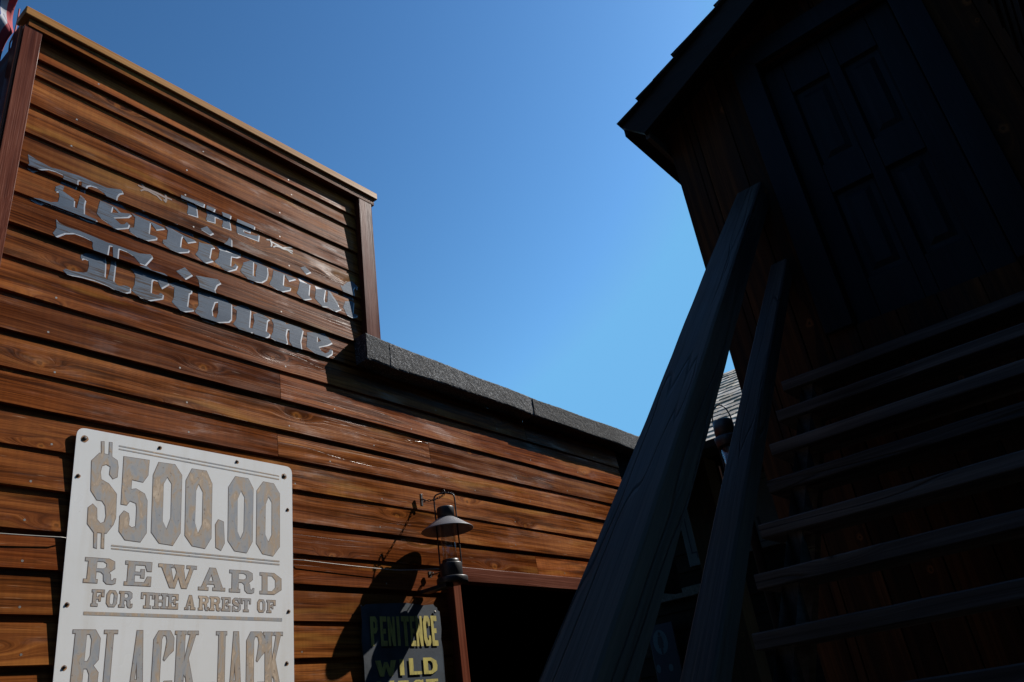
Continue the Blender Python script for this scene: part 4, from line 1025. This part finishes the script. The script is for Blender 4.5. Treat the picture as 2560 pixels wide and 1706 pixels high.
def rail(name, c, ya, yb, vth, x0, x1, seed, bev=.006):
    """sloping 45-degree rail, local x along the slope"""
    o = Vector(K(x0, yb, x0 + c)); e = Vector(K(x1, yb, x1 + c))
    Ln = (e - o).length
    M4 = Matrix.Translation(o) @ Matrix.Rotation(-math.radians(45), 4, 'Y')
    w = (yb - ya) * S; pth = vth * S / math.sqrt(2)
    rk = random.Random(seed)
    mb = MB(); n = 30; rows = []
    for t in range(n + 1):
        u = t / n
        j = .002 * math.sin(u * 9 + seed) + rk.uniform(-.0006, .0006)
        r = .006
        sec = [(0 - r, 0), (0, -r), (0, -pth + r), (-r, -pth), (-w + r, -pth), (-w, -pth + r), (-w, -r), (-w + r, 0)]
        row = []
        for (yy, zz) in sec:
            xs = Ln * u
            if t == n: xs = Ln + zz                     # vertical cut against the wall
            if t == 0: xs = 0 + zz
            row.append((xs, yy + j, zz + j * .6))
        rows.append(row)
    mb.grid(rows, .35 + .3 * rk.random(), 0, False, True)
    mb.face(rows[0][::-1]); mb.face(rows[-1])
    return link(name, mb, M['rail'], st, matrix=M4)
rail('top_rail', .30, .92, 1.075, .18, .75, 3.955, 1)
rail('middle_rail', -.22, .925, 1.022, .115, .75, 3.945, 2)
def post(x, ya, yb, z1, w=.1):
    mb = MB(); a = K(x, ya, G0); b = K(x + w, yb, z1)
    mb.box(a[0], b[0], a[1], b[1], a[2], b[2], .5)
    link('newel_post', mb, M['string'], st, 0.005)
post(.78, .95, 1.05, .78 + .30 - .19)

# ------------------------------------------------------------------ unseen building added behind the viewer to block sky light from the stairs
nb = thing('added_shade_building', (-4.6, -1.4, 0), 'unseen dark clapboard building added behind the viewer to deepen the shade on the stairs', 'building')
mb = MB()
rs = random.Random(21)
z = 0.0
while z < 6.2:
    mb.prism([(-4.48, z), (-4.5, z + .21), (-4.55, z + .21), (-4.55, z)], lambda p: (p[0], -1.42, p[1]), lambda p: (p[0], 9.0, p[1]), rs.random())
    mb.prism([(-1.40, z), (-1.42, z + .21), (-1.47, z + .21), (-1.47, z)], lambda p: (-4.47, p[0], p[1]), lambda p: (2.3, p[0], p[1]), rs.random())
    z += .2
link('wall', mb, M['fardark'], nb)
mb = MB()
mb.prism([(-4.3, 6.15), (-4.3, 6.23), (-7.3, 7.8), (-7.3, 7.7)], lambda p: (p[0], -1.6, p[1]), lambda p: (p[0], 9.3, p[1]), .4)
mb.prism([(-1.2, 6.24), (-1.2, 6.32), (-4.2, 7.8), (-4.2, 7.7)], lambda p: (-4.6, p[0], p[1]), lambda p: (2.5, p[0], p[1]), .4)
link('roof', mb, M['shingle'], nb)
mb = MB(); mb.box(-4.46, -4.42, 1.2, 2.2, 0, 2.1, .5)
link('door', mb, M['door'], nb, .004)

# ------------------------------------------------------------------ things beyond the alley
far = thing('shingle_roofed_building', (8.5, 4.0, 0), 'distant dark building under a sunlit weathered shake roof seen through the gap', 'building')
mb = MB()
FX = 8.0
z = 0.0; rs = random.Random(3)
while z < 4.2:
    mb.prism([(FX - .02, z), (FX, z + .19), (FX + .05, z + .19), (FX + .05, z)], lambda p: (p[0], .5, p[1]), lambda p: (p[0], 4.55, p[1]), rs.random())
    z += .185
mb.box(FX + .06, 17.0, .6, 4.5, 0, 4.2, .4)
link('wall', mb, M['fardark'], far)
mb = MB()
z = 0.0
while z < 2.95:
    mb.prism([(FX + .18, z), (FX + .2, z + .19), (FX + .25, z + .19), (FX + .25, z)], lambda p: (p[0], 4.56, p[1]), lambda p: (p[0], 9.0, p[1]), rs.random())
    z += .185
link('yard_fence', mb, M['fardark'], far)
mb = MB()
ang = math.radians(29)
def P(s, up, y): return (FX + s * math.cos(ang) - up * math.sin(ang), y, 4.24 + s * math.sin(ang) + up * math.cos(ang))
LS = 5.5
for c in range(19):
    yy = .2
    s0 = -.15 + c * .295
    rk = random.Random(c)
    while yy < 5.0:
        w = rk.uniform(.08, .2)
        j = rk.uniform(-.03, .03); th = .024 + rk.uniform(-.007, .008)
        e = min(s0 + .34, LS)
        q = [P(s0 + j, .0, yy), P(s0 + j, th, yy), P(e, .006, yy), P(e, -.01, yy)]
        q2 = [P(s0 + j, .0, yy + w - .006), P(s0 + j, th, yy + w - .006), P(e, .006, yy + w - .006), P(e, -.01, yy + w - .006)]
        rn = rk.random()
        mb.face(q, rn); mb.face(q2, rn)
        for t in range(4): mb.face([q[t], q[(t + 1) % 4], q2[(t + 1) % 4], q2[t]], rn)
        yy += w
mb.face([P(-.15, -.012, .2), P(-.15, -.012, 5.05), P(LS, -.012, 5.05), P(LS, -.012, .2)], .2)
e1 = P(LS, -.012, .2)
mb.face([(e1[0], .2, e1[2]), (e1[0], 5.05, e1[2]), (e1[0] + 4.8, 5.05, e1[2] - 2.7), (e1[0] + 4.8, .2, e1[2] - 2.7)], .2)
link('roof', mb, M['shake'], far)
mb = MB(); mb.box(7.90, 7.96, 3.55, 4.35, 2.705, 2.80, .9)
link('door_header', mb, M['string'], far, 0.004)

SX = 7.94
ws = thing('white_notice_board', (SX, 3.2, 3.0), 'white notice board with black notched border on the far dark wall', 'sign')
ya, yb, z0, z1 = 3.835, 2.30, 2.99, 3.72
mb = MB(); mb.box(SX, SX + .03, yb, ya, z0, z1, .5)
link('panel', mb, M['white'], ws, 0.003)
mb = MB()
def inkquad(y0, y1, za, zb): mb.face([(SX - .0015, y0, za), (SX - .0015, y1, za), (SX - .0015, y1, zb), (SX - .0015, y0, zb)])
m_ = .055; t_ = .014; nt = .07
inkquad(ya - m_, ya - m_ - t_, z0 + m_ + nt, z1 - m_ - nt)
inkquad(yb + m_, yb + m_ + t_, z0 + m_ + nt, z1 - m_ - nt)
inkquad(ya - m_ - nt, yb + m_ + nt, z0 + m_, z0 + m_ + t_)
inkquad(ya - m_ - nt, yb + m_ + nt, z1 - m_ - t_, z1 - m_)
inkquad(ya - m_ - t_, ya - m_ - nt, z0 + m_ + nt, z0 + m_ + nt + t_)
inkquad(ya - m_ - nt, ya - m_ - nt + t_, z0 + m_ + t_, z0 + m_ + nt)
link('border_line', mb, M['ink'], ws)
mb = MB()
for t in cdt([stroke([(0, .30), (-.012, .16), (-.004, .08), (.03, .03), (.075, .03)], .03, False), stroke([(-.09, .3), (-.10, .06)], .028, False)], []):
    mb.face([(SX - .0015, 3.06 + q.x, 3.03 + q.y * .9) for q in t])
link('lettering', mb, M['ink'], ws)

ts = thing('toilet_sign', (SX, 4.3, 1.9), 'dark blue toilet sign with a pale oval and small figure low in the gap', 'sign')
mb = MB(); mb.box(7.90, 7.93, 4.17, 4.47, 1.90, 2.50, .5)
link('panel', mb, M['blue'], ts, 0.003)
def disc(y, z, ry, rz, x, n=32): return [(x, y + ry * math.cos(2 * math.pi * k / n), z + rz * math.sin(2 * math.pi * k / n)) for k in range(n)]
mb = MB(); mb.face(disc(4.345, 2.325, .085, .122, 7.8985)); mb.face(disc(4.43, 2.075, .026, .042, 7.8985, 20)); mb.face(disc(4.285, 2.065, .026, .036, 7.8985, 20))
link('oval', mb, M['paleblue'], ts)
mb = MB(); mb.face(disc(4.343, 2.405, .016, .02, 7.897, 16))
fig = [(-.022, .07), (.022, .07), (.036, -.01), (.026, -.01), (.03, -.045), (.012, -.045), (.010, -.105), (-.010, -.105), (-.012, -.045), (-.03, -.045), (-.026, -.01), (-.036, -.01)]
for t in cdt([fig], []): mb.face([(7.897, 4.345 + q.x, 2.312 + q.y) for q in t])
link('figure_symbol', mb, M['ink'], ts)

mb = MB(); mb.box(6.95, 7.20, 2.96, 3.25, 0, 3.77, .5)
link('porch_post', mb, M['brown'], far, 0.006)
mb = MB(); mb.prism([(6.0, 3.53), (7.99, 4.06), (7.99, 4.12), (6.0, 3.59)], lambda p: (p[0], .6, p[1]), lambda p: (p[0], 4.6, p[1]), .5)  # canopy added to keep sky light off the far wall and notice board
link('added_shade_canopy', mb, M['fardark'], far)

x, y = 5.0, 1.93
l2 = thing('post_lantern', (x, y, 0), 'smaller black drum lantern on a slim pole in the gap beneath the handrail', 'lantern')
mb = MB(); mb.lathe([(.0005, 3.355), (.060, 3.355), (.066, 3.348), (.068, 3.24), (.05, 3.236)], x, y); link('chimney_cap', mb, M['metal'], l2)
mb = MB(); mb.lathe([(.05, 3.238), (.080, 3.236), (.083, 3.231), (.074, 3.172), (.070, 3.169), (.05, 3.169)], x, y); link('lamp_shade', mb, M['metal'], l2)
mb = MB(); mb.lathe([(.0005, 3.09), (.025, 3.096), (.042, 3.12), (.046, 3.145), (.036, 3.18), (.02, 3.22)], x, y); link('bulb', mb, M['bulb'], l2)
mb = MB(); mb.lathe([(.058, 2.88), (.058, 3.22), (.055, 3.22), (.055, 2.88)], x, y); link('glass_tube', mb, M['glass'], l2)
mb = MB()
for s in (-1, 1): mb.tube([(x, y + s * .07, 2.86), (x, y + s * .07, 3.24)], .005)
pts = [(x, y + .07 * math.cos(math.pi * t / 14), 3.24 + .06 + .17 * math.sin(math.pi * t / 14) ** .8) for t in range(15)]
mb.tube([(x, y + .07, 3.24)] + pts + [(x, y - .07, 3.24)], .005); link('bail_handle', mb, M['metal'], l2)
mb = MB(); mb.lathe([(.0005, 2.885), (.075, 2.885), (.08, 2.88), (.08, 2.79), (.03, 2.78), (.03, 0.0)], x, y); link('pole', mb, M['metal'], l2)
mb = MB(); mb.tube([(x - .04, y + .085, 3.05), (x - .04, y + .085, 2.80)], .006); link('side_stick', mb, M['copper'], l2)
